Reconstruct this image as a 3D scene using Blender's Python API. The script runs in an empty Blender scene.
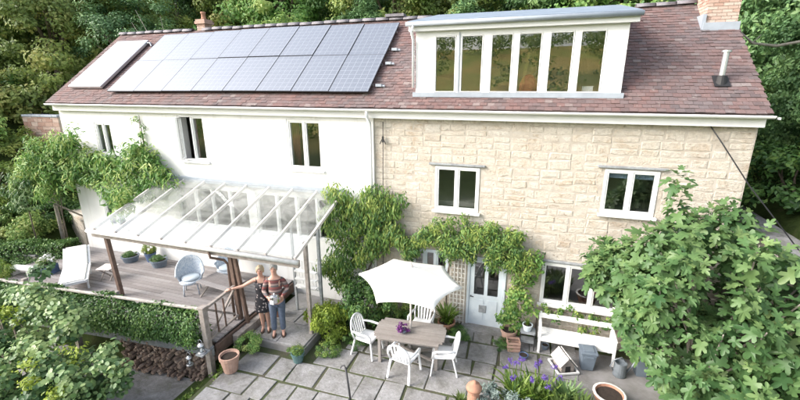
import bpy, bmesh, math, random
import numpy as np
from mathutils import Matrix, Vector
R = math.radians
scene = bpy.context.scene
col = scene.collection
rnd = random.Random(7)
rng = np.random.default_rng(11)

# ---------------------------------------------------------------- camera, sky, sun, exposure
cam_d = bpy.data.cameras.new('camera')
cam = bpy.data.objects.new('camera', cam_d); col.objects.link(cam)
cam_d.sensor_width = 36.0; cam_d.lens = 36.0 * 406.7 / 800.0
cam_d.clip_start = 0.05; cam_d.clip_end = 3000
cam.matrix_world = Matrix(((0.94902, -0.08369, 0.30390, 0.0),
                           (0.31519, 0.26232, -0.91205, -10.0),
                           (-0.00339, 0.96135, 0.27533, 6.45),
                           (0, 0, 0, 1)))
scene.camera = cam

SUN_DIR = Vector((-0.72, -0.44, 0.54)).normalized()      # towards the sun
SUN_EL = math.asin(SUN_DIR.z); SUN_AZ = math.atan2(SUN_DIR.x, SUN_DIR.y)
world = bpy.data.worlds.new('World'); scene.world = world; world.use_nodes = True
wn = world.node_tree.nodes; wl = world.node_tree.links
sky = wn.new('ShaderNodeTexSky'); sky.sky_type = 'NISHITA'; sky.sun_disc = False
sky.sun_elevation = SUN_EL; sky.sun_rotation = SUN_AZ
sky.dust_density = 4.0; sky.air_density = 1.0; sky.ozone_density = 1.0
hsv = wn.new('ShaderNodeHueSaturation'); hsv.inputs['Saturation'].default_value = 0.55
wl.new(sky.outputs[0], hsv.inputs['Color']); wl.new(hsv.outputs[0], wn['Background'].inputs[0]); wn['Background'].inputs[1].default_value = 0.15
sun_d = bpy.data.lights.new('sun', 'SUN'); sun_d.energy = 1.0; sun_d.angle = R(28); sun_d.color = (1.0, 0.975, 0.95)
sun = bpy.data.objects.new('sun', sun_d); col.objects.link(sun)
sun.rotation_euler = SUN_DIR.to_track_quat('Z', 'Y').to_euler()
sun.location = (-20, -30, 40)
scene.view_settings.view_transform = 'Standard'; scene.view_settings.look = 'None'
scene.view_settings.gamma = 1.0; scene.view_settings.use_curve_mapping = False
scene.view_settings.exposure = 1.6
scene.render.engine = 'CYCLES'
scene.cycles.use_denoising = True
scene.cycles.max_bounces = 8; scene.cycles.transparent_max_bounces = 12

# ---------------------------------------------------------------- materials
MATS = {}
def lerp(a, b, t): return tuple(a[i] + (b[i] - a[i]) * t for i in range(3))
def new_mat(name):
    m = bpy.data.materials.new(name); m.use_nodes = True; MATS[name] = m
    return m, m.node_tree.nodes, m.node_tree.links, m.node_tree.nodes['Principled BSDF']
def rgba(c): return (c[0], c[1], c[2], 1.0)
def ramp(n, l, src, stops):
    r = n.new('ShaderNodeValToRGB'); e = r.color_ramp.elements
    while len(e) < len(stops): e.new(0.5)
    for i, (p, c) in enumerate(stops): e[i].position = p; e[i].color = rgba(c)
    l.new(src, r.inputs[0]); return r.outputs[0]
def noise(n, l, scale, detail=4, rough=0.55, coord=None, dist=0.0):
    t = n.new('ShaderNodeTexNoise'); t.inputs['Scale'].default_value = scale
    t.inputs['Detail'].default_value = detail; t.inputs['Roughness'].default_value = rough
    t.inputs['Distortion'].default_value = dist
    if coord is not None: l.new(coord, t.inputs['Vector'])
    return t.outputs['Fac']
def mixc(n, l, fac, a, b, mode='MIX'):
    m = n.new('ShaderNodeMix'); m.data_type = 'RGBA'; m.blend_type = mode
    for sock, v in ((0, fac), (6, a), (7, b)):
        if isinstance(v, (int, float)): m.inputs[sock].default_value = v
        elif isinstance(v, tuple): m.inputs[sock].default_value = rgba(v)
        else: l.new(v, m.inputs[sock])
    return m.outputs[2]
def pos(n): return n.new('ShaderNodeNewGeometry').outputs['Position']
def bump(n, l, b, h, strength=0.3, dist=0.02):
    bp = n.new('ShaderNodeBump'); bp.inputs['Strength'].default_value = strength
    bp.inputs['Distance'].default_value = dist
    l.new(h, bp.inputs['Height']); l.new(bp.outputs[0], b.inputs['Normal'])

def mat(name, c, c2=None, scale=4.0, rough=0.7, bmp=0.0, metal=0.0, tone=None, fine=None, spec=None):
    """plain surface: two colours by noise, optional per-piece tone attribute, fine grain bump"""
    m, n, l, b = new_mat(name)
    c2 = c2 or tuple(x * 0.78 for x in c)
    p = pos(n)
    base = ramp(n, l, noise(n, l, scale, 6, 0.6, p), [(0.32, c2), (0.66, c)])
    if tone:
        a = n.new('ShaderNodeAttribute'); a.attribute_name = 'tone'
        tr = ramp(n, l, a.outputs['Fac'], tone)
        base = mixc(n, l, 0.72, base, tr)
        base = mixc(n, l, 0.35, base, ramp(n, l, noise(n, l, (fine or 14.0), 5, 0.7, p), [(0.3, (0.35,)*3), (0.7, (0.75,)*3)]), 'OVERLAY')
    l.new(base, b.inputs['Base Color']); b.inputs['Roughness'].default_value = rough
    b.inputs['Metallic'].default_value = metal
    if spec is not None: b.inputs['Specular IOR Level'].default_value = spec
    if bmp: bump(n, l, b, noise(n, l, fine or scale * 6, 5, 0.65, p), bmp, 0.015)
    return m

def leaf_mat(name, dark, mid, light, rough=0.5, trans=0.3, objvar=0.0, spec=0.35):
    m, n, l, b = new_mat(name)
    a = n.new('ShaderNodeAttribute'); a.attribute_name = 'tone'
    base = ramp(n, l, a.outputs['Fac'], [(0.0, dark), (0.5, mid), (1.0, light)])
    if objvar:
        oi = n.new('ShaderNodeObjectInfo')
        hs = n.new('ShaderNodeHueSaturation')
        mr = n.new('ShaderNodeMapRange'); mr.inputs[3].default_value = 0.5 - objvar * 0.10; mr.inputs[4].default_value = 0.5 + objvar * 0.035
        mv = n.new('ShaderNodeMath'); mv.operation = 'MULTIPLY_ADD'; mv.inputs[1].default_value = objvar * 0.6; mv.inputs[2].default_value = 1 - objvar * 0.3
        l.new(oi.outputs['Random'], mr.inputs[0]); l.new(mr.outputs[0], hs.inputs['Hue'])
        l.new(oi.outputs['Random'], mv.inputs[0]); l.new(mv.outputs[0], hs.inputs['Value'])
        l.new(base, hs.inputs['Color']); base = hs.outputs[0]
    l.new(base, b.inputs['Base Color']); b.inputs['Roughness'].default_value = rough
    b.inputs['Specular IOR Level'].default_value = spec
    t = n.new('ShaderNodeBsdfTranslucent'); l.new(base, t.inputs[0])
    mx = n.new('ShaderNodeMixShader'); mx.inputs[0].default_value = trans
    l.new(b.outputs[0], mx.inputs[1]); l.new(t.outputs[0], mx.inputs[2])
    l.new(mx.outputs[0], n['Material Output'].inputs[0])
    return m

def glass_mat(name, tint=(1, 1, 1), ior=1.6, rough=0.0, dirt=0.0):
    m, n, l, b = new_mat(name)
    n.remove(b)
    # Schlick reflectance, the same from both faces of the pane
    lw = n.new('ShaderNodeLayerWeight'); lw.inputs[0].default_value = 0.5
    f0 = ((ior - 1) / (ior + 1)) ** 2
    pw = n.new('ShaderNodeMath'); pw.operation = 'POWER'; l.new(lw.outputs['Facing'], pw.inputs[0]); pw.inputs[1].default_value = 5.0
    fr = n.new('ShaderNodeMath'); fr.operation = 'MULTIPLY_ADD'; l.new(pw.outputs[0], fr.inputs[0]); fr.inputs[1].default_value = 1 - f0; fr.inputs[2].default_value = f0
    tr = n.new('ShaderNodeBsdfTransparent'); tr.inputs[0].default_value = rgba(tint)
    gl = n.new('ShaderNodeBsdfGlossy'); gl.inputs['Roughness'].default_value = rough
    mx = n.new('ShaderNodeMixShader')
    l.new(fr.outputs[0], mx.inputs[0]); l.new(tr.outputs[0], mx.inputs[1]); l.new(gl.outputs[0], mx.inputs[2])
    out = mx.outputs[0]
    if dirt:                                             # film of dust and lichen on the pane
        df = n.new('ShaderNodeBsdfDiffuse'); df.inputs[0].default_value = (0.62, 0.63, 0.60, 1)
        dr = n.new('ShaderNodeMapRange'); dr.inputs[1].default_value = 0.35; dr.inputs[2].default_value = 0.75; dr.inputs[3].default_value = dirt * 0.5; dr.inputs[4].default_value = dirt * 3.0
        l.new(noise(n, l, 1.6, 6, 0.65, pos(n), 0.6), dr.inputs[0])
        m2 = n.new('ShaderNodeMixShader'); l.new(dr.outputs[0], m2.inputs[0]); l.new(out, m2.inputs[1]); l.new(df.outputs[0], m2.inputs[2]); out = m2.outputs[0]
    l.new(out, n['Material Output'].inputs[0])
    return m

def stripes_mat(name, cols, period, axis=2, rough=0.8):
    m, n, l, b = new_mat(name)
    tc = n.new('ShaderNodeTexCoord'); sx = n.new('ShaderNodeSeparateXYZ'); l.new(tc.outputs['Object'], sx.inputs[0])
    d = n.new('ShaderNodeMath'); d.operation = 'DIVIDE'; l.new(sx.outputs[axis], d.inputs[0]); d.inputs[1].default_value = period
    f = n.new('ShaderNodeMath'); f.operation = 'FRACT'; l.new(d.outputs[0], f.inputs[0])
    r = ramp(n, l, f.outputs[0], [(i / len(cols), c) for i, c in enumerate(cols)])
    r.node.color_ramp.interpolation = 'CONSTANT'
    l.new(r, b.inputs['Base Color']); b.inputs['Roughness'].default_value = rough
    return m

def render_mat():
    m, n, l, b = new_mat('render_white'); p = pos(n)
    base = ramp(n, l, noise(n, l, 1.1, 6, 0.6, p), [(0.32, (0.75, 0.74, 0.72)), (0.66, (0.82, 0.815, 0.80))])
    mp = n.new('ShaderNodeMapping'); mp.inputs['Scale'].default_value = (3.2, 3.2, 0.22); l.new(p, mp.inputs[0])
    st = ramp(n, l, noise(n, l, 1.0, 5, 0.6, mp.outputs[0]), [(0.56, (0, 0, 0)), (0.74, (0.5,)*3)])
    base = mixc(n, l, st, base, (0.55, 0.53, 0.47))
    l.new(base, b.inputs['Base Color']); b.inputs['Roughness'].default_value = 0.88
    bump(n, l, b, noise(n, l, 26, 6, 0.65, p), 0.35, 0.02)
render_mat()
mat('rail_wood', (0.52, 0.49, 0.45), (0.34, 0.31, 0.28), 8, 0.8, 0.4, fine=40)
mat('white_paint', (0.80, 0.80, 0.79), (0.72, 0.72, 0.71), 5, 0.45, 0.05)
mat('aged_white', (0.72, 0.71, 0.68), (0.55, 0.53, 0.49), 9, 0.6, 0.1)
mat('pale_blue_paint', (0.66, 0.72, 0.76), (0.58, 0.65, 0.70), 5, 0.5, 0.05)
mat('mortar', (0.492, 0.451, 0.394), (0.377, 0.328, 0.271), 4, 0.95, 0.6, fine=40)
STONE = [(0.0, (0.343, 0.265, 0.193)), (0.2, (0.463, 0.390, 0.296)), (0.45, (0.514, 0.467, 0.391)), (0.7, (0.497, 0.428, 0.337)), (1.0, (0.557, 0.527, 0.465))]
def limestone_mat():
    m, n, l, b = new_mat('limestone'); p = pos(n)
    a = n.new('ShaderNodeAttribute'); a.attribute_name = 'tone'
    base = ramp(n, l, a.outputs['Fac'], STONE)
    blot = ramp(n, l, noise(n, l, 2.3, 6, 0.68, p, 0.8), [(0.33, (0.370, 0.286, 0.210)), (0.47, (0.504, 0.454, 0.391)), (0.68, (0.554, 0.521, 0.470))])
    base = mixc(n, l, 0.62, base, blot)
    base = mixc(n, l, 0.45, base, ramp(n, l, noise(n, l, 17, 6, 0.75, p), [(0.28, (0.25,)*3), (0.5, (0.52,)*3), (0.72, (0.72,)*3)]), 'OVERLAY')
    pits = ramp(n, l, noise(n, l, 7.5, 4, 0.6, p, 1.2), [(0.63, (0, 0, 0)), (0.71, (0.8,)*3)])
    base = mixc(n, l, pits, base, (0.25, 0.185, 0.13))
    l.new(base, b.inputs['Base Color']); b.inputs['Roughness'].default_value = 0.95
    bump(n, l, b, noise(n, l, 24, 6, 0.7, p), 0.9, 0.03)
limestone_mat()
TILE = [(0.0, (0.078, 0.061, 0.063)), (0.25, (0.148, 0.081, 0.075)), (0.45, (0.128, 0.102, 0.104)), (0.65, (0.179, 0.098, 0.087)), (0.85, (0.156, 0.126, 0.125)), (1.0, (0.258, 0.220, 0.209))]
def tile_mat():
    m, n, l, b = new_mat('clay_tile'); p = pos(n)
    a = n.new('ShaderNodeAttribute'); a.attribute_name = 'tone'
    base = ramp(n, l, a.outputs['Fac'], TILE)
    patch = ramp(n, l, noise(n, l, 0.55, 6, 0.65, p, 0.5), [(0.36, (0.121, 0.102, 0.104)), (0.5, (0.148, 0.102, 0.096)), (0.64, (0.183, 0.102, 0.092))])
    base = mixc(n, l, 0.45, base, patch)
    lich = ramp(n, l, noise(n, l, 9, 6, 0.72, p), [(0.60, (0, 0, 0)), (0.70, (0.65,)*3)])
    base = mixc(n, l, lich, base, (0.33, 0.31, 0.29))
    base = mixc(n, l, 0.35, base, ramp(n, l, noise(n, l, 26, 5, 0.7, p), [(0.3, (0.3,)*3), (0.7, (0.72,)*3)]), 'OVERLAY')
    l.new(base, b.inputs['Base Color']); b.inputs['Roughness'].default_value = 0.8
    bump(n, l, b, noise(n, l, 30, 5, 0.7, p), 0.6, 0.015)
tile_mat()
mat('ridge_clay', (0.20, 0.19, 0.21), (0.12, 0.11, 0.12), 8, 0.7, 0.4)
BRICK = [(0.0, (0.30, 0.17, 0.13)), (0.5, (0.42, 0.29, 0.235)), (1.0, (0.52, 0.43, 0.37))]
mat('brick', (0.42, 0.28, 0.22), (0.28, 0.17, 0.13), 9, 0.9, 0.6, tone=BRICK, fine=40)
mat('lead', (0.36, 0.40, 0.45), (0.28, 0.31, 0.35), 3, 0.5, 0.1)
mat('felt_roof', (0.22, 0.27, 0.33), (0.16, 0.20, 0.25), 2.2, 0.7, 0.3, fine=60)
mat('upvc', (0.82, 0.82, 0.82), (0.76, 0.76, 0.77), 2, 0.35)
mat('panel_black', (0.03, 0.03, 0.035), (0.02, 0.02, 0.025), 4, 0.4)
mat('room_dark', (0.10, 0.095, 0.09), (0.06, 0.055, 0.05), 2, 0.9)
mat('room_pale', (0.45, 0.42, 0.38), (0.36, 0.34, 0.31), 1, 0.9)
mat('timber_grey', (0.36, 0.32, 0.29), (0.22, 0.19, 0.17), 9, 0.85, 0.5, fine=50)
mat('timber_white', (0.72, 0.68, 0.65), (0.55, 0.50, 0.47), 8, 0.75, 0.3, fine=50)
mat('timber_brown', (0.17, 0.11, 0.085), (0.10, 0.065, 0.05), 8, 0.75, 0.4, fine=50)
mat('timber_old', (0.33, 0.35, 0.36), (0.20, 0.21, 0.22), 10, 0.9, 0.6, fine=60)
PLANK = [(0.0, (0.187, 0.167, 0.163)), (0.5, (0.245, 0.226, 0.224)), (1.0, (0.302, 0.289, 0.289))]
mat('deck_wood', (0.259, 0.237, 0.236), (0.173, 0.155, 0.152), 6, 0.85, 0.5, tone=PLANK, fine=35)
TEAK = [(0.0, (0.220, 0.194, 0.176)), (1.0, (0.326, 0.299, 0.282))]
mat('teak_grey', (0.290, 0.264, 0.246), (0.194, 0.176, 0.163), 9, 0.8, 0.4, tone=TEAK, fine=40)
SLAB = [(0.0, (0.179, 0.175, 0.170)), (0.5, (0.260, 0.255, 0.251)), (1.0, (0.332, 0.327, 0.323))]
def slab_mat():
    m, n, l, b = new_mat('slab'); p = pos(n)
    a = n.new('ShaderNodeAttribute'); a.attribute_name = 'tone'
    base = ramp(n, l, a.outputs['Fac'], SLAB)
    dirt = ramp(n, l, noise(n, l, 1.9, 7, 0.7, p, 0.7), [(0.36, (0.099, 0.094, 0.076)), (0.5, (0.233, 0.228, 0.224)), (0.66, (0.358, 0.354, 0.358))])
    base = mixc(n, l, 0.55, base, dirt)
    base = mixc(n, l, 0.5, base, ramp(n, l, noise(n, l, 16, 6, 0.78, p), [(0.3, (0.24,)*3), (0.5, (0.5,)*3), (0.7, (0.74,)*3)]), 'OVERLAY')
    ms = ramp(n, l, noise(n, l, 3.4, 6, 0.7, p, 0.4), [(0.57, (0, 0, 0)), (0.71, (0.6,)*3)])
    base = mixc(n, l, ms, base, (0.11, 0.125, 0.06))
    l.new(base, b.inputs['Base Color']); b.inputs['Roughness'].default_value = 0.93
    bump(n, l, b, noise(n, l, 20, 6, 0.7, p), 0.8, 0.02)
slab_mat()
mat('concrete', (0.257, 0.250, 0.250), (0.172, 0.164, 0.156), 3, 0.95, 0.6, fine=30)
mat('terracotta', (0.42, 0.22, 0.145), (0.30, 0.16, 0.11), 9, 0.85, 0.3)
mat('terracotta_pale', (0.48, 0.32, 0.25), (0.36, 0.22, 0.17), 9, 0.9, 0.3)
mat('soil', (0.045, 0.032, 0.024), (0.025, 0.018, 0.014), 18, 1.0, 0.8)
mat('plastic_white', (0.80, 0.81, 0.82), (0.76, 0.77, 0.79), 2, 0.35)
mat('canvas_white', (0.84, 0.83, 0.79), (0.80, 0.79, 0.75), 2, 0.9, 0.1)
mat('wicker_white', (0.76, 0.78, 0.80), (0.36, 0.45, 0.56), 26, 0.7, 0.6)
mat('bin_grey', (0.16, 0.20, 0.24), (0.12, 0.15, 0.19), 3, 0.5)
mat('galvanised', (0.25, 0.28, 0.31), (0.17, 0.20, 0.22), 8, 0.5, 0.2, metal=0.5)
mat('blue_glaze', (0.09, 0.14, 0.25), (0.06, 0.09, 0.17), 6, 0.35)
mat('green_glaze', (0.10, 0.18, 0.18), (0.06, 0.12, 0.13), 6, 0.35)
mat('black_iron', (0.03, 0.03, 0.035), (0.02, 0.02, 0.02), 6, 0.55)
mat('steel', (0.72, 0.73, 0.75), (0.62, 0.63, 0.66), 6, 0.18, metal=1.0)
mat('alu', (0.62, 0.63, 0.65), (0.55, 0.56, 0.58), 4, 0.35, metal=0.8)
mat('bark', (0.20, 0.165, 0.13), (0.10, 0.08, 0.065), 12, 0.95, 0.9, fine=40)
mat('bark_pale', (0.33, 0.30, 0.26), (0.20, 0.18, 0.15), 12, 0.9, 0.6)
LOG = [(0.0, (0.17, 0.125, 0.10)), (0.5, (0.32, 0.24, 0.19)), (1.0, (0.48, 0.38, 0.31))]
mat('firewood', (0.30, 0.21, 0.16), (0.16, 0.11, 0.09), 14, 0.95, 0.6, tone=LOG, fine=50)
mat('skin', (0.58, 0.34, 0.26), (0.54, 0.31, 0.235), 8, 0.5)
mat('hair_blonde', (0.58, 0.47, 0.33), (0.42, 0.33, 0.22), 40, 0.6, 0.4)
mat('hair_grey', (0.46, 0.45, 0.43), (0.30, 0.29, 0.28), 40, 0.6, 0.4)
mat('denim', (0.11, 0.14, 0.20), (0.07, 0.09, 0.135), 14, 0.85, 0.2)
mat('sandal', (0.06, 0.04, 0.03), None, 5, 0.6)
mat('lip', (0.40, 0.14, 0.12), None, 5, 0.5)
mat('curtain', (0.42, 0.40, 0.40), (0.30, 0.28, 0.28), 3, 0.9)
mat('curtain_rust', (0.16, 0.035, 0.025), (0.10, 0.02, 0.015), 3, 0.9)
mat('red_cloth', (0.40, 0.03, 0.05), (0.28, 0.02, 0.03), 4, 0.8)
mat('blind_blue', (0.30, 0.40, 0.52), (0.25, 0.34, 0.45), 3, 0.8)
mat('rubber_black', (0.02, 0.02, 0.022), None, 4, 0.6)
stripes_mat('jumper', [(0.20, 0.06, 0.055), (0.11, 0.10, 0.10), (0.30, 0.22, 0.20), (0.13, 0.055, 0.055)], 0.17)
stripes_mat('roof_slats', [(0.55, 0.47, 0.42), (0.34, 0.27, 0.24)], 0.11, 0)
glass_mat('window_glass', (0.85, 0.87, 0.88), 2.3)
glass_mat('veranda_glass', (0.95, 0.965, 0.965), 1.75, dirt=0.085)
glass_mat('lantern_glass', (0.9, 0.93, 0.95), 1.6)

def dress_mat():
    m, n, l, b = new_mat('floral')
    tc = n.new('ShaderNodeTexCoord')
    v = n.new('ShaderNodeTexVoronoi'); v.inputs['Scale'].default_value = 13.0; l.new(tc.outputs['Object'], v.inputs['Vector'])
    r = ramp(n, l, v.outputs['Distance'], [(0.0, (0.42, 0.38, 0.36)), (0.27, (0.30, 0.25, 0.25)), (0.33, (0.016, 0.015, 0.02))])
    l.new(r, b.inputs['Base Color']); b.inputs['Roughness'].default_value = 0.8
dress_mat()

def pv_mat():
    """dark blue cells with pale grid lines and busbars, printed flat under glass"""
    m, n, l, b = new_mat('pv_cells')
    tc = n.new('ShaderNodeTexCoord'); sx = n.new('ShaderNodeSeparateXYZ'); l.new(tc.outputs['Object'], sx.inputs[0])
    def lines(axis, period, width):
        d = n.new('ShaderNodeMath'); d.operation = 'DIVIDE'; l.new(sx.outputs[axis], d.inputs[0]); d.inputs[1].default_value = period
        f = n.new('ShaderNodeMath'); f.operation = 'FRACT'; l.new(d.outputs[0], f.inputs[0])
        s = n.new('ShaderNodeMath'); s.operation = 'SUBTRACT'; l.new(f.outputs[0], s.inputs[0]); s.inputs[1].default_value = 0.5
        a = n.new('ShaderNodeMath'); a.operation = 'ABSOLUTE'; l.new(s.outputs[0], a.inputs[0])
        g = n.new('ShaderNodeMath'); g.operation = 'GREATER_THAN'; l.new(a.outputs[0], g.inputs[0]); g.inputs[1].default_value = 0.5 - width / period / 2
        return g.outputs[0]
    mx = n.new('ShaderNodeMath'); mx.operation = 'MAXIMUM'
    l.new(lines(0, 1.10 / 6, 0.018), mx.inputs[0]); l.new(lines(1, 1.63 / 9, 0.018), mx.inputs[1])
    c = mixc(n, l, mx.outputs[0], (0.075, 0.085, 0.105), (0.17, 0.185, 0.21))
    l.new(c, b.inputs['Base Color']); b.inputs['Roughness'].default_value = 0.22
    b.inputs['IOR'].default_value = 2.3
    b.inputs['Coat Weight'].default_value = 1.0; b.inputs['Coat IOR'].default_value = 2.4; b.inputs['Coat Roughness'].default_value = 0.22
pv_mat()
mat('collector_glass', (0.40, 0.42, 0.45), (0.33, 0.35, 0.38), 2, 0.14); MATS['collector_glass'].node_tree.nodes['Principled BSDF'].inputs['IOR'].default_value = 2.0

leaf_mat('leaf_wood', (0.113, 0.210, 0.064), (0.238, 0.392, 0.110), (0.437, 0.495, 0.173), trans=0.4, objvar=0.5)
leaf_mat('leaf_dark', (0.061, 0.131, 0.053), (0.133, 0.251, 0.099), (0.248, 0.381, 0.143), 0.45, 0.3)
leaf_mat('leaf_yellow', (0.10, 0.18, 0.04), (0.21, 0.31, 0.07), (0.36, 0.42, 0.11), 0.5, 0.4, objvar=0.2)
leaf_mat('leaf_fig', (0.040, 0.101, 0.036), (0.090, 0.177, 0.062), (0.194, 0.287, 0.107), 0.42, 0.35)
leaf_mat('leaf_vine', (0.041, 0.106, 0.030), (0.131, 0.244, 0.058), (0.309, 0.376, 0.088), 0.5, 0.3)
leaf_mat('leaf_wisteria', (0.055, 0.146, 0.036), (0.165, 0.322, 0.074), (0.367, 0.450, 0.129), 0.5, 0.35)
leaf_mat('leaf_box', (0.033, 0.084, 0.027), (0.088, 0.186, 0.046), (0.198, 0.303, 0.074), 0.45, 0.2)
leaf_mat('leaf_lime', (0.110, 0.179, 0.025), (0.235, 0.331, 0.041), (0.414, 0.497, 0.083), 0.5, 0.4)
leaf_mat('leaf_silver', (0.12, 0.17, 0.145), (0.22, 0.29, 0.26), (0.36, 0.43, 0.39), 0.7, 0.2)
leaf_mat('leaf_bluegreen', (0.060, 0.126, 0.049), (0.151, 0.252, 0.094), (0.316, 0.412, 0.170), 0.4, 0.3)
leaf_mat('leaf_blade', (0.05, 0.11, 0.02), (0.13, 0.22, 0.035), (0.24, 0.33, 0.07), 0.45, 0.35)
leaf_mat('moss', (0.035, 0.065, 0.015), (0.075, 0.120, 0.025), (0.13, 0.18, 0.04), 0.8, 0.2)
leaf_mat('petal_violet', (0.10, 0.05, 0.32), (0.17, 0.09, 0.45), (0.28, 0.17, 0.58), 0.6, 0.3)
leaf_mat('petal_purple', (0.09, 0.02, 0.12), (0.17, 0.04, 0.20), (0.27, 0.09, 0.30), 0.6, 0.3)
leaf_mat('petal_white', (0.70, 0.72, 0.70), (0.80, 0.80, 0.78), (0.84, 0.84, 0.80), 0.6, 0.3)
leaf_mat('petal_red', (0.22, 0.02, 0.03), (0.35, 0.05, 0.06), (0.45, 0.12, 0.10), 0.6, 0.3)

def ground_mat():
    m, n, l, b = new_mat('meadow'); p = pos(n)
    fine = noise(n, l, 2.2, 8, 0.7, p)
    a = ramp(n, l, fine, [(0.3, (0.022, 0.035, 0.012)), (0.55, (0.050, 0.075, 0.022)), (0.75, (0.085, 0.075, 0.045))])
    sep = n.new('ShaderNodeSeparateXYZ'); l.new(p, sep.inputs[0])
    far = n.new('ShaderNodeMapRange'); far.inputs[1].default_value = -70; far.inputs[2].default_value = -110
    l.new(sep.outputs[1], far.inputs[0])
    big = noise(n, l, 0.022, 4, 0.55, p)
    f = ramp(n, l, big, [(0.36, (0.14, 0.18, 0.05)), (0.45, (0.34, 0.36, 0.09)), (0.55, (0.50, 0.38, 0.12)), (0.66, (0.20, 0.22, 0.06))])
    l.new(mixc(n, l, far.outputs[0], a, f), b.inputs['Base Color']); b.inputs['Roughness'].default_value = 1.0
    b.inputs['Specular IOR Level'].default_value = 0.1
    bump(n, l, b, fine, 0.8, 0.08)
ground_mat()
def bed_mat():
    m, n, l, b = new_mat('joint_moss'); p = pos(n)
    a = ramp(n, l, noise(n, l, 1.7, 7, 0.7, p), [(0.34, (0.10, 0.085, 0.07)), (0.5, (0.075, 0.085, 0.04)), (0.66, (0.065, 0.105, 0.025))])
    l.new(a, b.inputs['Base Color']); b.inputs['Roughness'].default_value = 1.0
    bump(n, l, b, noise(n, l, 30, 5, 0.7, p), 0.8, 0.03)
bed_mat()

# ---------------------------------------------------------------- mesh helpers
def link(o, parent=None):
    col.objects.link(o)
    if parent is not None: o.parent = parent
    return o
def tag(o, label, cat, group=None):
    o['label'] = label; o['category'] = cat
    if group: o['group'] = group
    return o
def thing(name, label, cat, loc=(0, 0, 0), rz=0.0, group=None):
    o = bpy.data.objects.new(name, None); o.empty_display_size = 0.2
    o.location = loc; o.rotation_euler = (0, 0, rz); link(o)
    return tag(o, label, cat, group)

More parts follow.
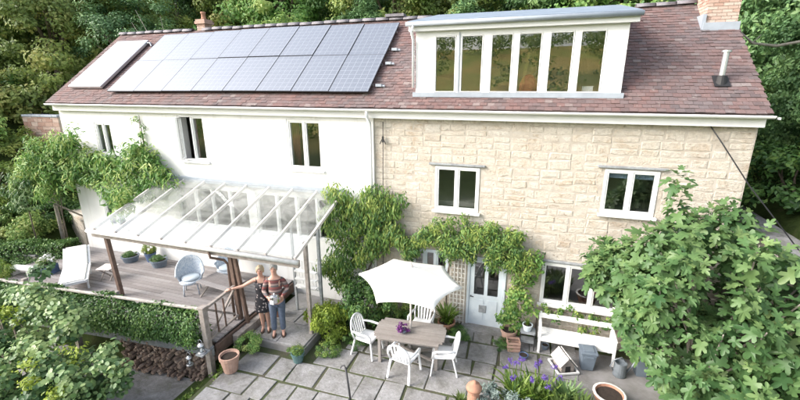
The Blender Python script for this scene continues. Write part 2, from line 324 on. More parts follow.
class MB:
    def __init__(s): s.v = []; s.f = []; s.t = []
    def add(s, vs, fs, tone=0.5):
        b = len(s.v); s.v += [tuple(v) for v in vs]; s.f += [tuple(i + b for i in f) for f in fs]; s.t += [tone] * len(vs); return s
    def box(s, x0, x1, y0, y1, z0, z1, tone=0.5):
        return s.add([(x0,y0,z0),(x1,y0,z0),(x1,y1,z0),(x0,y1,z0),(x0,y0,z1),(x1,y0,z1),(x1,y1,z1),(x0,y1,z1)],
                     [(0,3,2,1),(4,5,6,7),(0,1,5,4),(1,2,6,5),(2,3,7,6),(3,0,4,7)], tone)
    def obox(s, c, size, m=None, tone=0.5):
        m = m or Matrix.Identity(3); c = Vector(c); hx, hy, hz = size[0]/2, size[1]/2, size[2]/2
        vs = [c + m @ Vector(p) for p in ((-hx,-hy,-hz),(hx,-hy,-hz),(hx,hy,-hz),(-hx,hy,-hz),(-hx,-hy,hz),(hx,-hy,hz),(hx,hy,hz),(-hx,hy,hz))]
        return s.add(vs, [(0,3,2,1),(4,5,6,7),(0,1,5,4),(1,2,6,5),(2,3,7,6),(3,0,4,7)], tone)
    def beam(s, a, b, w, h, up=(0, 0, 1), tone=0.5):
        a = Vector(a); b = Vector(b); d = (b - a); L = d.length; d.normalize()
        u = Vector(up); sd = d.cross(u)
        if sd.length < 1e-4: sd = d.cross(Vector((0, 1, 0)))
        sd.normalize(); u = sd.cross(d)
        m = Matrix((d, sd, u)).transposed()
        return s.obox((a + b) / 2, (L, w, h), m, tone)
    def tube(s, pts, radii, n=8, tone=0.5):
        pts = [Vector(p) for p in pts]
        if not hasattr(radii, '__len__'): radii = [radii] * len(pts)
        vs = []; prev = None
        for i, p in enumerate(pts):
            d = (pts[min(i + 1, len(pts) - 1)] - pts[max(i - 1, 0)])
            if d.length < 1e-6: d = Vector((0, 0, 1))
            d.normalize()
            if prev is None:
                a = d.cross(Vector((0, 0, 1)));
                if a.length < 0.05: a = d.cross(Vector((0, 1, 0)))
            else: a = prev - d * prev.dot(d)
            a.normalize(); prev = a; b = d.cross(a)
            for k in range(n):
                t = 2 * math.pi * k / n; vs.append(p + (a * math.cos(t) + b * math.sin(t)) * radii[i])
        fs = []
        for i in range(len(pts) - 1):
            for k in range(n):
                fs.append((i*n+k, i*n+(k+1) % n, (i+1)*n+(k+1) % n, (i+1)*n+k))
        fs.append(tuple(range(n))[::-1]); fs.append(tuple((len(pts)-1)*n + k for k in range(n)))
        return s.add(vs, fs, tone)
    def lathe(s, prof, c=(0, 0, 0), n=16, tone=0.5, sx=1.0, sy=1.0, cap=True):
        vs = []; fs = []
        for r, z in prof:
            for k in range(n):
                t = 2 * math.pi * k / n; vs.append((c[0] + r * sx * math.cos(t), c[1] + r * sy * math.sin(t), c[2] + z))
        for i in range(len(prof) - 1):
            for k in range(n):
                fs.append((i*n+k, i*n+(k+1) % n, (i+1)*n+(k+1) % n, (i+1)*n+k))
        if cap: fs.append(tuple(range(n))[::-1]); fs.append(tuple((len(prof)-1)*n + k for k in range(n)))
        return s.add(vs, fs, tone)
    def ell(s, c, r, n=10, tone=0.5):
        prof = [(max(math.sin(math.pi * i / n), 0.02), -math.cos(math.pi * i / n)) for i in range(n + 1)]
        b = len(s.v); s.lathe([(p[0], p[1]) for p in prof], (0, 0, 0), n + 4, tone)
        s.v[b:] = [(c[0] + v[0] * r[0], c[1] + v[1] * r[1], c[2] + v[2] * r[2]) for v in s.v[b:]]
        return s
    def mesh(s, name, m, smooth=False):
        me = bpy.data.meshes.new(name); me.from_pydata(s.v, [], s.f)
        a = me.attributes.new('tone', 'FLOAT', 'POINT'); a.data.foreach_set('value', s.t)
        me.materials.append(MATS[m])
        if smooth: me.polygons.foreach_set('use_smooth', [True] * len(me.polygons))
        me.update(); return me
    def build(s, name, m, parent=None, smooth=False, bevel=0.0, local=False):
        o = bpy.data.objects.new(name, s.mesh(name, m, smooth)); link(o, parent)
        if parent is not None and not local and parent.type == 'EMPTY' and parent.parent is None:
            o.location = -parent.location
        if bevel:
            b = o.modifiers.new('bevel', 'BEVEL'); b.width = bevel; b.segments = 2; b.limit_method = 'ANGLE'
        return o
def put(me, name, parent, loc=(0, 0, 0), rot=(0, 0, 0), sc=(1, 1, 1), offset=True):
    o = bpy.data.objects.new(name, me); link(o, parent)
    L = Vector(loc)
    if offset and parent is not None and parent.parent is None and parent.type == 'EMPTY': L = L - parent.location
    o.location = L; o.rotation_euler = rot; o.scale = sc
    return o
def copy_tree(o, parent=None):
    c = o.copy(); col.objects.link(c); c.parent = parent
    for ch in o.children: copy_tree(ch, c)
    return c
def structure(o): o['kind'] = 'structure'; return o
def stuff(o): o['kind'] = 'stuff'; return o

# ---------------------------------------------------------------- leaves
def nrm(a): return a / np.maximum(np.linalg.norm(a, axis=1, keepdims=True), 1e-6)
FIG = [(0.0, 0.0), (-0.12, 0.13), (-0.04, 0.33), (0.10, 0.38), (0.27, 0.20), (0.44, 0.40), (0.62, 0.43), (0.68, 0.33), (0.52, 0.15), (0.80, 0.16), (0.95, 0.10), (1.0, 0.0)]
FIGV = [(x, y, 0.28 * abs(y) - 0.28 * x * x) for x, y in FIG] + [(x, -y, 0.28 * abs(y) - 0.28 * x * x) for x, y in FIG[1:-1][::-1]]
TEMPL = {
    'diamond': ([(0, 0, 0), (0.42, 0.27, 0.07), (1, 0, -0.10), (0.42, -0.27, 0.07)], [(0, 2, 1), (0, 3, 2)]),
    'long': ([(0, 0, 0), (0.35, 0.15, 0.04), (1, 0, -0.16), (0.35, -0.15, 0.04)], [(0, 2, 1), (0, 3, 2)]),
    'round': ([(0, 0, 0), (0.22, 0.32, 0.05), (0.68, 0.34, 0.03), (1, 0, -0.08), (0.68, -0.34, 0.03), (0.22, -0.32, 0.05)], [(0, 3, 2, 1), (0, 5, 4, 3)]),
    'fig': (FIGV + [(0.36, 0, 0.0)], [(len(FIGV), (i + 1) % len(FIGV), i) for i in range(len(FIGV))]),
    'blade': ([(0, 0.035, 0), (0, -0.035, 0), (0.4, 0.045, 0.02), (0.4, -0.045, 0.02), (0.75, 0.035, -0.06), (0.75, -0.035, -0.06), (1, 0, -0.2)], [(0, 1, 3, 2), (2, 3, 5, 4), (4, 5, 6)]),
}
def leaf_object(name, P, N, size, tone, m, parent=None, shape='diamond', tip=None, tipw=0.0, local=False):
    n = len(P); tv, tf = TEMPL[shape]; tv = np.array(tv); k = len(tv)
    N = nrm(N); T = rng.normal(size=(n, 3))
    if tip is not None: T = nrm(T) * (1 - tipw) + np.asarray(tip) * tipw
    T = T - (T * N).sum(1, keepdims=True) * N; T = nrm(T); B = np.cross(N, T)
    size = np.asarray(size).reshape(n, 1)
    V = (P[:, None, :] + size[:, None, :] * (tv[None, :, 0:1] * T[:, None, :] + tv[None, :, 1:2] * B[:, None, :] + tv[None, :, 2:3] * N[:, None, :])).reshape(-1, 3)
    loops = []; starts = []; tot = []; c = 0
    for f in tf: loops += list(f); starts.append(c); tot.append(len(f)); c += len(f)
    loops = (np.array(loops)[None, :] + (np.arange(n) * k)[:, None]).ravel()
    st = (np.array(starts)[None, :] + (np.arange(n) * c)[:, None]).ravel()
    me = bpy.data.meshes.new(name)
    me.vertices.add(n * k); me.vertices.foreach_set('co', V.ravel().astype(np.float32))
    me.loops.add(len(loops)); me.loops.foreach_set('vertex_index', loops.astype(np.int32))
    me.polygons.add(len(st)); me.polygons.foreach_set('loop_start', st.astype(np.int32))
    me.update(calc_edges=True); me.validate()
    a = me.attributes.new('tone', 'FLOAT', 'POINT'); a.data.foreach_set('value', np.repeat(np.clip(tone, 0, 1), k).astype(np.float32))
    me.materials.append(MATS[m])
    o = bpy.data.objects.new(name, me); link(o, parent)
    if parent is not None and not local and parent.type == 'EMPTY' and parent.parent is None: o.location = -parent.location
    return o
def clumps(centres, per, rad, out=None, up=0.6, jit=0.6, flat=0.7, tone=(0.5, 0.22), ctone=0.18):
    """leaf positions and normals in clumps round the given centres; rad scalar or one per centre"""
    C = np.asarray(centres, float); k = len(C)
    rad = np.broadcast_to(np.asarray(rad, float), (k,))
    idx = np.repeat(np.arange(k), per); n = len(idx)
    d = nrm(rng.normal(size=(n, 3))) * (rng.random((n, 1)) ** 0.45)
    d[:, 2] *= flat
    P = C[idx] + d * rad[idx][:, None]
    N = d * 1.0 + np.array([0, 0, up]) + rng.normal(size=(n, 3)) * jit * 0.5
    if out is not None: N = N + np.asarray(out)
    tv = np.clip(rng.normal(tone[0], tone[1], n) + rng.normal(0, ctone, k)[idx] + d[:, 2] * 0.12, 0, 1)
    return P, N, tv
def crown_centres(n, c, r, shell=0.55, seed=0, lump=0.22, zmin=None):
    g = np.random.default_rng(seed); d = nrm(g.normal(size=(n, 3)))
    q = shell + (1 - shell) * g.random((n, 1)) ** 0.5
    lobes = nrm(g.normal(size=(7, 3))); f = 1 + lump * (np.max(d @ lobes.T, axis=1, keepdims=True) - 0.6) * 2.0
    P = np.asarray(c) + d * q * f * np.asarray(r)
    if zmin is not None: P = P[P[:, 2] > zmin]
    return P
def limbs(mb, base, targets, r0=0.16, r1=0.03, fork=0.45, n=7, seed=0):
    g = random.Random(seed); base = Vector(base)
    for t in targets:
        t = Vector(t); m = base.lerp(t, fork); m += Vector((g.uniform(-.15, .15), g.uniform(-.15, .15), g.uniform(0.0, .25))) * (t - base).length * 0.5
        mb.tube([base, base.lerp(m, 0.6) + Vector((0, 0, .05)), m, t], [r0, r0 * 0.75, r0 * 0.5, r1], n)
    return mb
# ================================================================ setting: ground, patio
def sstep(a, b, x):
    t = min(max((x - a) / (b - a), 0.0), 1.0); return t * t * (3 - 2 * t)
def hgt(x, y):
    z = 0.0
    z += 0.55 * max(0.0, min(y, 70) - 7.5)                                   # wooded slope behind the house
    lft = max(0.0, -17.3 - x) if x > -40 else 22.7
    z += 0.62 * min(lft, 9.0) * sstep(-5.5, 0.5, y) + 0.25 * max(0.0, lft - 9.0) * sstep(-6, 2, y)
    rgt = max(0.0, min(x, 25) - 5.6)
    z += 0.5 * min(rgt, 4.0) * sstep(-6, 3, y) + 3.0 * sstep(5.1, 5.9, x) * sstep(-2.2, -0.6, y) * (1 - sstep(6, 12, y))
    z -= 0.55 * sstep(-6.6, -7.3, x) * sstep(-3.0, -3.5, y)                  # log store ground left of the patio
    z -= 9.0 * sstep(-7.5, -55, y)                                           # valley
    z += 41.0 * sstep(-70, -300, y)                                          # opposite hillside
    return z
def ground():
    def axis(a0, a1, fine, far):
        xs = list(np.arange(a0, a1 + 1e-6, fine)); s = fine
        while xs[-1] < far: s *= 1.35; xs.append(xs[-1] + s)
        s = fine; lo = xs[0]
        while lo > -far: s *= 1.35; lo -= s; xs.insert(0, lo)
        return xs
    xs = axis(-26, 9, 0.5, 900); ys = axis(-9, 14, 0.5, 900)
    V = []; F = []
    for y in ys:
        for x in xs:
            d = 0.03 + (0.0 if (-16.8 < x < 5.0 and -6.5 < y < 6.5) else 0.10 * math.sin(x * 1.3 + y * 0.7) * math.cos(y * 1.1 - x * 0.4))
            V.append((x, y, hgt(x, y) - (d if d > 0 or True else 0)))
    w = len(xs)
    for j in range(len(ys) - 1):
        for i in range(w - 1): F.append((j*w+i, j*w+i+1, (j+1)*w+i+1, (j+1)*w+i))
    mb = MB(); mb.add(V, F); return structure(mb.build('ground', 'meadow', smooth=True))
ground()

def patio():
    base = structure(MB().box(-6.55, 3.3, -6.6, 0.1, -0.14, 0.0).build('patio', 'joint_moss'))
    g = random.Random(5); protos = []
    for k in range(8):
        mb = MB(); j = lambda: g.uniform(-0.035, 0.035)
        b = 0.012; t = g.random()
        o = [(0+j(), 0+j()), (1+j(), 0+j()), (1+j(), 1+j()), (0+j(), 1+j())]
        cx, cy = .5, .5
        top = [(cx + (x-cx)*0.97, cy + (y-cy)*0.97) for x, y in o]
        vs = [(x, y, -0.06) for x, y in o] + [(x, y, -0.008) for x, y in o] + [(x, y, 0.0) for x, y in top]
        fs = [(i, (i+1) % 4, 4+(i+1) % 4, 4+i) for i in range(4)] + [(4+i, 4+(i+1) % 4, 8+(i+1) % 4, 8+i) for i in range(4)] + [(8, 9, 10, 11)]
        mb.add(vs, fs, t); protos.append(mb.mesh('slab', 'slab'))
    y = -0.12; row = 0; cnt = 0
    while y > -6.2:
        d = g.choice([0.52, 0.62, 0.74]); x = -6.5 + g.uniform(-0.02, 0.15); y0 = y - d
        while x < 1.2:
            wd = g.choice([0.5, 0.62, 0.74, 0.9]);
            hole = (x < -4.97 and y > -2.62 and y0 > -2.63) or (x < -4.97 and y0 < -2.63 < y - .25) or (x < -3.4 and y > -1.2) or (y > -0.5 and x < -1.9)
            if not hole:
                put(g.choice(protos), 'slab', base, (x, y0, 0.022 + g.uniform(-0.006, 0.006)), (g.uniform(-.006, .006), g.uniform(-.006, .006), g.uniform(-.025, .025)), (wd - 0.026, d - 0.026, 1))
                cnt += 1
            x += wd + g.uniform(0.0, 0.03)
        y = y0 - g.uniform(0.0, 0.03); row += 1
    # worn concrete apron by the bench
    mb = MB(); mb.box(1.3, 3.25, -5.0, -0.3, -0.05, 0.014)
    mb.build('concrete_apron', 'concrete', base)
    # landing and step between deck and patio
    ld = structure(MB().box(-6.62, -4.95, -2.62, -0.2, -0.1, 0.20).build('landing', 'concrete', bevel=0.02))
    for i, (x0, x1, y0, y1) in enumerate([(-6.58, -5.8, -2.58, -1.75), (-5.77, -5.0, -2.58, -1.75), (-6.58, -5.8, -1.72, -0.9), (-5.77, -5.0, -1.72, -0.9)]):
        put(protos[i], 'slab', ld, (x0, y0, 0.232), (0, 0, 0), (x1 - x0, y1 - y0, 1))
    pv = structure(MB().box(-12.5, -6.95, -6.5, -3.62, -0.75, -0.55).build('pavement', 'slab'))
patio()

# ================================================================ house
HX0, XM, HX1, DEP = -15.87, -4.06, 4.20, 6.0
EZ, RZ, RY = 5.86, 8.35, 3.0
SL = (RZ - EZ) / (RY + 0.28); SA = math.atan(SL)
def roof_z(y): return EZ + SL * (y + 0.28)
house = thing('house', 'long two-storey house, half white render and half pale stone, under a red-brown tiled roof', 'house', ((HX0 + HX1) / 2, 0, 0))

def pierced(mb, x0, x1, z0, z1, y0, y1, holes):
    xs = sorted({x0, x1, *[h[0] for h in holes], *[h[1] for h in holes]}); zs = sorted({z0, z1, *[h[2] for h in holes], *[h[3] for h in holes]})
    def solid(i, j):
        if i < 0 or j < 0 or i >= len(xs) - 1 or j >= len(zs) - 1: return False
        cx = (xs[i] + xs[i+1]) / 2; cz = (zs[j] + zs[j+1]) / 2
        return not any(h[0] < cx < h[1] and h[2] < cz < h[3] for h in holes)
    for i in range(len(xs) - 1):
        for j in range(len(zs) - 1):
            if not solid(i, j): continue
            a, b, c, d = xs[i], xs[i+1], zs[j], zs[j+1]
            mb.add([(a,y0,c),(b,y0,c),(b,y0,d),(a,y0,d)], [(0,1,2,3)]); mb.add([(a,y1,c),(b,y1,c),(b,y1,d),(a,y1,d)], [(3,2,1,0)])
            if not solid(i-1, j): mb.add([(a,y0,c),(a,y1,c),(a,y1,d),(a,y0,d)], [(3,2,1,0)])
            if not solid(i+1, j): mb.add([(b,y0,c),(b,y1,c),(b,y1,d),(b,y0,d)], [(0,1,2,3)])
            if not solid(i, j-1): mb.add([(a,y0,c),(b,y0,c),(b,y1,c),(a,y1,c)], [(3,2,1,0)])
            if not solid(i, j+1): mb.add([(a,y0,d),(b,y0,d),(b,y1,d),(a,y1,d)], [(0,1,2,3)])
    return mb
WA = (-14.28, -13.52, 4.12, 5.24); WB = (-10.62, -9.60, 4.12, 5.54); WC = (-6.70, -5.60, 4.09, 5.50); WL = (-14.62, -13.65, 1.45, 2.80)
WV = [(-11.1, -8.25, 1.95, 3.30), (-8.0, -5.15, 1.95, 3.30)]
W1 = (-2.38, -1.24, 3.26, 4.43); W2 = (1.55, 2.65, 3.54, 4.59); W3 = (0.43, 2.24, 1.02, 2.15); WS = (-2.99, -1.95, 1.10, 2.10); DR = (-1.44, -0.42, 0.03, 2.06)
pierced(MB(), HX0, XM, -0.3, 5.80, 0.0, 0.35, [WA, WB, WC, WL] + WV).build('white_wall', 'render_white', house)
sw = pierced(MB(), XM, HX1, -0.3, 5.80, 0.03, 0.35, [W1, W2, W3, WS, DR]).build('stone_wall', 'mortar', house)
# stones, laid in courses round the openings
def stones():
    g = random.Random(3); protos = []
    for k in range(18):
        mb = MB(); j = lambda s=0.03: g.uniform(-s, s)
        ring = [(-.5, -.5), (-.17+j(.1), -.5), (.2+j(.1), -.5), (.5, -.5), (.5, .5), (.17+j(.1), .5), (-.2+j(.1), .5), (-.5, .5)]
        outer = [(x * (1 + j(.07)) , z * (1 + j(.22))) for x, z in ring]
        inner = [(x * (0.90 + j(.06)), z * (0.72 + j(.16))) for x, z in outer]
        d = [-(0.5 + g.uniform(0, 0.5)) for _ in ring]
        vs = [(x, 1.0, z) for x, z in outer] + [(x, 0.15 * dd, z) for (x, z), dd in zip(outer, d)] + [(x, dd, z) for (x, z), dd in zip(inner, d)]
        n = 8; fs = [(i, (i+1) % n, n+(i+1) % n, n+i) for i in range(n)] + [(n+i, n+(i+1) % n, 2*n+(i+1) % n, 2*n+i) for i in range(n)] + [tuple(2*n+i for i in range(n))]
        mb.add(vs, fs, min(1, max(0, g.gauss(.58, .3)))); protos.append((mb, mb.mesh('stone', 'limestone')))
    holes = [(h[0]-.02, h[1]+.02, h[2]-.02, h[3]+.02) for h in (W1, W2, W3, WS, DR)]
    cells = []; raw = []
    def split(a, b, c, d):                                   # random rubble: split until each piece is stone sized
        w, h = b - a, d - c
        if (w <= .62 and h <= .27 and (w * h < .10 or g.random() < .35)) or (w < .3 and h < .2): raw.append((a, b, c, d)); return
        if w > h * g.uniform(1.5, 2.6): m = a + w * g.uniform(.36, .64); split(a, m, c, d); split(m, b, c, d)
        else: m = c + h * g.uniform(.38, .62); split(a, b, c, m); split(a, b, m, d)
    z = 0.0
    while z < 5.69:
        h = g.uniform(.36, .62); h = 5.70 - z if 5.70 - z - h < .2 else h; x = XM + .02
        while x < HX1 - .01:
            w = g.uniform(.7, 1.5); w = HX1 - x if HX1 - x - w < .4 else w
            split(x, x + w, z, z + h); x += w
        z += h
    for q0 in raw:
        parts = [q0]
        for q in holes:
            np_ = []
            for (a, b, c, d) in parts:
                if b <= q[0] or a >= q[1] or d <= q[2] or c >= q[3]: np_.append((a, b, c, d)); continue
                if a < q[0] - .08: np_.append((a, q[0], c, d))
                if b > q[1] + .08: np_.append((q[1], b, c, d))
                m0, m1 = max(a, q[0]), min(b, q[1])
                if c < q[2] - .05: np_.append((m0, m1, c, q[2]))
                if d > q[3] + .05: np_.append((m0, m1, q[3], d))
            parts = np_
        cells += parts
    cells = [(a + g.uniform(.006, .013), b - g.uniform(.006, .013), c + g.uniform(.005, .011), d - g.uniform(.005, .011)) for a, b, c, d in cells]
    cells = [c for c in cells if c[1] - c[0] > .04 and c[3] - c[2] > .03]
    cells.sort(key=lambda c: -(c[1]-c[0]) * (c[3]-c[2]))
    rest = MB()
    for k, (a, b, c, d) in enumerate(cells):
        mb, me = g.choice(protos); sx, sz, sy = b - a, d - c, g.uniform(.006, .019)
        cx, cz = (a + b) / 2, (c + d) / 2; fl = -1 if g.random() < .5 else 1
        if k < 300:
            o = put(me, 'stone', sw, (cx, 0.035, cz), (0, g.uniform(-.02, .02), 0), (sx, sy + .004, sz))
        else:
            rest.add([(cx + v[0] * sx, 0.035 + v[1] * sy, cz + v[2] * sz) for v in mb.v], mb.f, mb.t[0])
    stuff(rest.build('small_stones', 'limestone', sw))
stones()
# gables and back wall
mb = MB()
for x0, x1, nm in ((HX0 + 0.001, HX0 + 0.35, 'gable'), (HX1 - 0.35, HX1 - 0.001, 'gable')):
    m2 = MB(); pts = [(0.352, -0.3), (DEP, -0.3), (DEP, 5.72), (RY, RZ - 0.14), (0.352, 5.80 + 0.352 * SL - .02)]
    vs = [(x0, y, z) for y, z in pts] + [(x1, y, z) for y, z in pts]; n = len(pts)
    m2.add(vs, [tuple(range(n)), tuple(range(n, 2*n))[::-1]] + [(i, n+i, n+(i+1) % n, (i+1) % n) for i in range(n)])
    m2.build('gable', 'render_white' if x0 < 0 else 'limestone', house)
MB().box(HX0 + .352, HX1 - .352, DEP - 0.35, DEP - .002, -0.3, 5.7).build('back_wall', 'render_white', house)
# rooms behind the windows
mb = MB(); mb.box(HX0 + .36, HX1 - .36, 2.9, 3.0, 0.0, 7.9).box(HX0 + .36, HX1 - .36, 0.36, 2.89, 3.30, 3.42).box(HX0 + .36, HX1 - .36, 0.36, 2.89, -0.1, 0.05)
mb.box(HX0 + .36, -3.3, 0.36, 2.89, 5.75, 5.82).box(2.0, HX1 - .36, 0.36, 2.89, 5.75, 5.82).box(-3.3, 2.0, 0.36, 2.89, 5.70, 5.80)
for x in (-12.6, -8.1, -4.1, -0.25): mb.box(x - .06, x + .06, 0.36, 2.89, 0.06, 5.69)
mb.build('interior', 'room_pale', house)

def pane_quad(mb, x0, x1, y, z0, z1): return mb.box(x0, x1, y, y + 0.006, z0, z1)
def frame_ring(mb, x0, x1, z0, z1, y0, y1, w):
    mb.box(x0, x0 + w, y0, y1, z0, z1).box(x1 - w, x1, y0, y1, z0, z1)
    mb.box(x0 + w, x1 - w, y0, y1, z0, z0 + w).box(x0 + w, x1 - w, y0, y1, z1 - w, z1); return mb
def window(h, n=2, lintel=None, sill=True, m='white_paint', yf=0.01, w=0.055, opened=None, parent=None, name='window', bars=0):
    x0, x1, z0, z1 = h; e = 0.004
    f = frame_ring(MB(), x0 + e, x1 - e, z0 + e, z1 - e, yf, yf + 0.10, w)
    cw = (x1 - x0 - 2 * e - 2 * w) / n
    for i in range(1, n): f.box(x0 + e + w + cw * i - .03, x0 + e + w + cw * i + .03, yf + .001, yf + 0.10, z0 + e + w, z1 - e - w)
    wo = f.build(name, m, parent or house, bevel=0.006)
    for i in range(n):
        a = x0 + e + w + cw * i + (.03 if i else 0); b = x0 + e + w + cw * (i + 1) - (.03 if i < n - 1 else 0)
        c, d = z0 + e + w, z1 - e - w
        s = frame_ring(MB(), a + .003, b - .003, c + .003, d - .003, yf + .018, yf + .075, 0.032)
        for q in range(bars): zz = c + (d - c) * (q + 1) / (bars + 1); s.box(a + .048, b - .048, yf + .03, yf + .06, zz - .012, zz + .012)
        p = pane_quad(MB(), a + .032, b - .032, yf + .045, c + .032, d - .032)
        if opened == i:
            piv = Vector((a, yf + .02, 0)); rot = Matrix.Rotation(R(-62), 3, 'Z')
            for mbx in (s, p): mbx.v = [tuple(piv + rot @ (Vector(v) - piv)) for v in mbx.v]
        s.build('casement', m, wo); p.build('pane', 'window_glass', wo)
    if sill: MB().box(x0 - .05, x1 + .05, -0.085, yf - .002, z0 - .055, z0 + .003).build('sill', m, wo, bevel=0.006)
    if lintel:
        MB().box(x0 - .16, x1 + .12, -0.045, 0.028, z1 + .025, z1 + .075).build('lintel', lintel, wo, bevel=0.01)
    return wo
window(WA); window(WB, opened=0); window(WC); window(WL)
for h in WV: window(h, n=4, sill=False, w=0.05)
window(W1, lintel='timber_old'); window(W2, lintel='timber_old'); window(W3, n=3, lintel='timber_old'); window(WS, n=3, m='pale_blue_paint')
# curtains and sills things just behind the glass
def curtain(x0, x1, z0, z1, m='curtain', y=0.22):
    mb = MB(); n = 14; vs = []
    for i in range(n + 1):
        x = x0 + (x1 - x0) * i / n; yy = y + 0.025 * math.sin(i * 2.1)
        vs += [(x, yy, z0), (x, yy, z1)]
    mb.add(vs, [(2*i, 2*i+2, 2*i+3, 2*i+1) for i in range(n)])
    o = mb.build('curtain', m, house, smooth=True); s = o.modifiers.new('thick', 'SOLIDIFY'); s.thickness = .008
curtain(-14.2, -13.98, 4.1, 5.3); curtain(-13.72, -13.5, 4.1, 5.3)
curtain(-10.22, -10.1, 4.1, 5.5, 'curtain_rust'); curtain(-6.66, -6.42, 4.1, 5.45, 'curtain_rust'); curtain(-11.0, -10.5, 1.95, 3.3); curtain(-5.6, -5.2, 1.95, 3.3)
MB().box(1.62, 2.58, .16, .18, 4.36, 4.53).build('blind', 'blind_blue', house)

# door
dx0, dx1, dz0, dz1 = DR
f = MB().box(dx0 + .004, dx0 + .07, 0.0, .12, dz0, dz1 - .004).box(dx1 - .07, dx1 - .004, 0.0, .12, dz0, dz1 - .004).box(dx0 + .07, dx1 - .07, 0.0, .12, dz1 - .07, dz1 - .004)
door = f.build('door', 'pale_blue_paint', house, bevel=.005)
a, b = dx0 + .074, dx1 - .074; cx = (a + b) / 2; g0, g1 = .95, dz1 - .17
lf = MB(); pierced(lf, a, b, dz0 + .01, dz1 - .075, .03, .075, [(a + .12, cx - .045, g0, g1), (cx + .045, b - .12, g0, g1)])
lf.box(a + .12, cx - .045, .018, .029, .22, .82).box(cx + .045, b - .12, .018, .029, .22, .82)
lf.build('leaf_panel', 'pale_blue_paint', door, bevel=.005)
for x0, x1 in ((a + .12, cx - .045), (cx + .045, b - .12)): pane_quad(MB(), x0, x1, .05, g0, g1).build('pane', 'window_glass', door)
MB().tube([(a + .05, .03, .90), (a + .05, -.03, .90)], .014).tube([(a + .05, -.03, .90), (a + .13, -.03, .90)], .011).build('handle', 'black_iron', door, smooth=True)
mb = MB(); mb.obox((cx - .06, .014, .55), (.20, .02, .22)); mb.build('cat_flap', 'timber_old', door, bevel=.03)
MB().box(dx0 - .1, dx1 + .1, -.32, -.001, -.05, .05).build('doorstep', 'slab', house, bevel=.01)

# roof: boards, tiles, ridge
RX0, RX1 = HX0 - 0.13, HX1 + 0.06
DX0, DX1, DY = -2.95, 1.66, 0.12
SLEN = (RY + 0.28) / math.cos(SA); SAG = 0.028           # an old roof that sags a little
def slope_pt(x, s, off=0.0, back=False):          # s metres up the slope from the eave, off above it
    y = -0.28 + s * math.cos(SA) - off * math.sin(SA); z = EZ + s * math.sin(SA) + off * math.cos(SA) + (0 if back else SAG * math.sin(x * .62 + .8) * math.sin(math.pi * s / SLEN))
    return (x, 2 * RY - y if back else y, z)
SLEN = (RY + 0.28) / math.cos(SA)
def slab_on_slope(mb, x0, x1, s0, s1, t0, t1, back=False, tone=.5):
    P = [slope_pt(x, s, t, back) for t in (t0, t1) for x, s in ((x0, s0), (x1, s0), (x1, s1), (x0, s1))]
    return mb.add(P, [(0,3,2,1),(4,5,6,7),(0,1,5,4),(1,2,6,5),(2,3,7,6),(3,0,4,7)], tone)
sdor = (DY + 0.28) / math.cos(SA)
mb = MB(); slab_on_slope(mb, RX0 + .03, DX0, 0.03, SLEN - .02, -.14, -.034); slab_on_slope(mb, DX1, RX1 - .03, 0.03, SLEN - .02, -.14, -.034)
slab_on_slope(mb, DX0 + .001, DX1 - .001, 0.03, sdor + .02, -.10, -.004); slab_on_slope(mb, RX0 + .03, RX1 - .03, 0.03, SLEN - .02, -.10, -.004, True)
roof = mb.build('roof', 'clay_tile', house)
def tiles():
    g = random.Random(9); mb = MB(); s = 0.0; row = 0; ex = 0.118; tl = 0.17; tw = 0.168
    while s < SLEN - 0.05:
        x = RX0 - (tw / 2 if row % 2 else 0)
        while x < RX1 - .02:
            w = tw - 0.006; a, b = max(x, RX0), min(x + w, RX1)
            if b - a > .03 and not (s > sdor - .06 and a > DX0 - .01 - .0 and b < DX1 + .01):
                if s > sdor - .06:
                    if a < DX0 < b: b = DX0
                    if a < DX1 < b: a = DX1
                jit = g.uniform(-.006, .008); lift = g.uniform(.015, .030)
                t = min(1, max(0, g.gauss(.46, .27))); e = min(s + tl, SLEN)
                P = [slope_pt(a, s + jit, lift - .014), slope_pt(b, s + jit, lift - .014 + g.uniform(-.002, .002)), slope_pt(b, e, .0), slope_pt(a, e, .0),
                     slope_pt(a, s + jit, lift), slope_pt(b, s + jit, lift + g.uniform(-.003, .003)), slope_pt(b, e, .006), slope_pt(a, e, .006)]
                mb.add(P, [(4,5,6,7),(0,1,5,4),(1,2,6,5),(3,0,4,7)], t)
            x += tw
        s += ex; row += 1
    stuff(mb.build('roof_tiles', 'clay_tile', roof))
tiles()
# ridge tiles
rm = MB(); n = 8; prof = [(0.125 * math.cos(math.pi * k / n), 0.10 * math.sin(math.pi * k / n)) for k in range(n + 1)]
vs = [(0, y, z - .02) for y, z in prof] + [(0.43, y * .96, z * .96 - .02) for y, z in prof] + [(0, y * .8, z * .8 - .02) for y, z in prof] + [(0.43, y * .76, z * .76 - .02) for y, z in prof]
N = n + 1; rm.add(vs, [(i, i+1, N+i+1, N+i) for i in range(n)] + [(2*N+i+1, 2*N+i, 3*N+i, 3*N+i+1) for i in range(n)] + [(i+1, i, 2*N+i, 2*N+i+1) for i in range(n)] + [(N+i, N+i+1, 3*N+i+1, 3*N+i) for i in range(n)])
rme = rm.mesh('ridge_tile', 'ridge_clay', True)
x = RX0
while x < RX1 - .2:
    if not (DX0 - .5 < x < DX1 + .1) and not (3.2 < x < 3.9) and not (-12.5 < x < -11.95): put(rme, 'ridge_tile', roof, (x, RY, RZ + .02 + rnd.uniform(-.012, .012)), (0, rnd.uniform(-.01, .01), rnd.uniform(-.015, .015)))
    x += 0.455
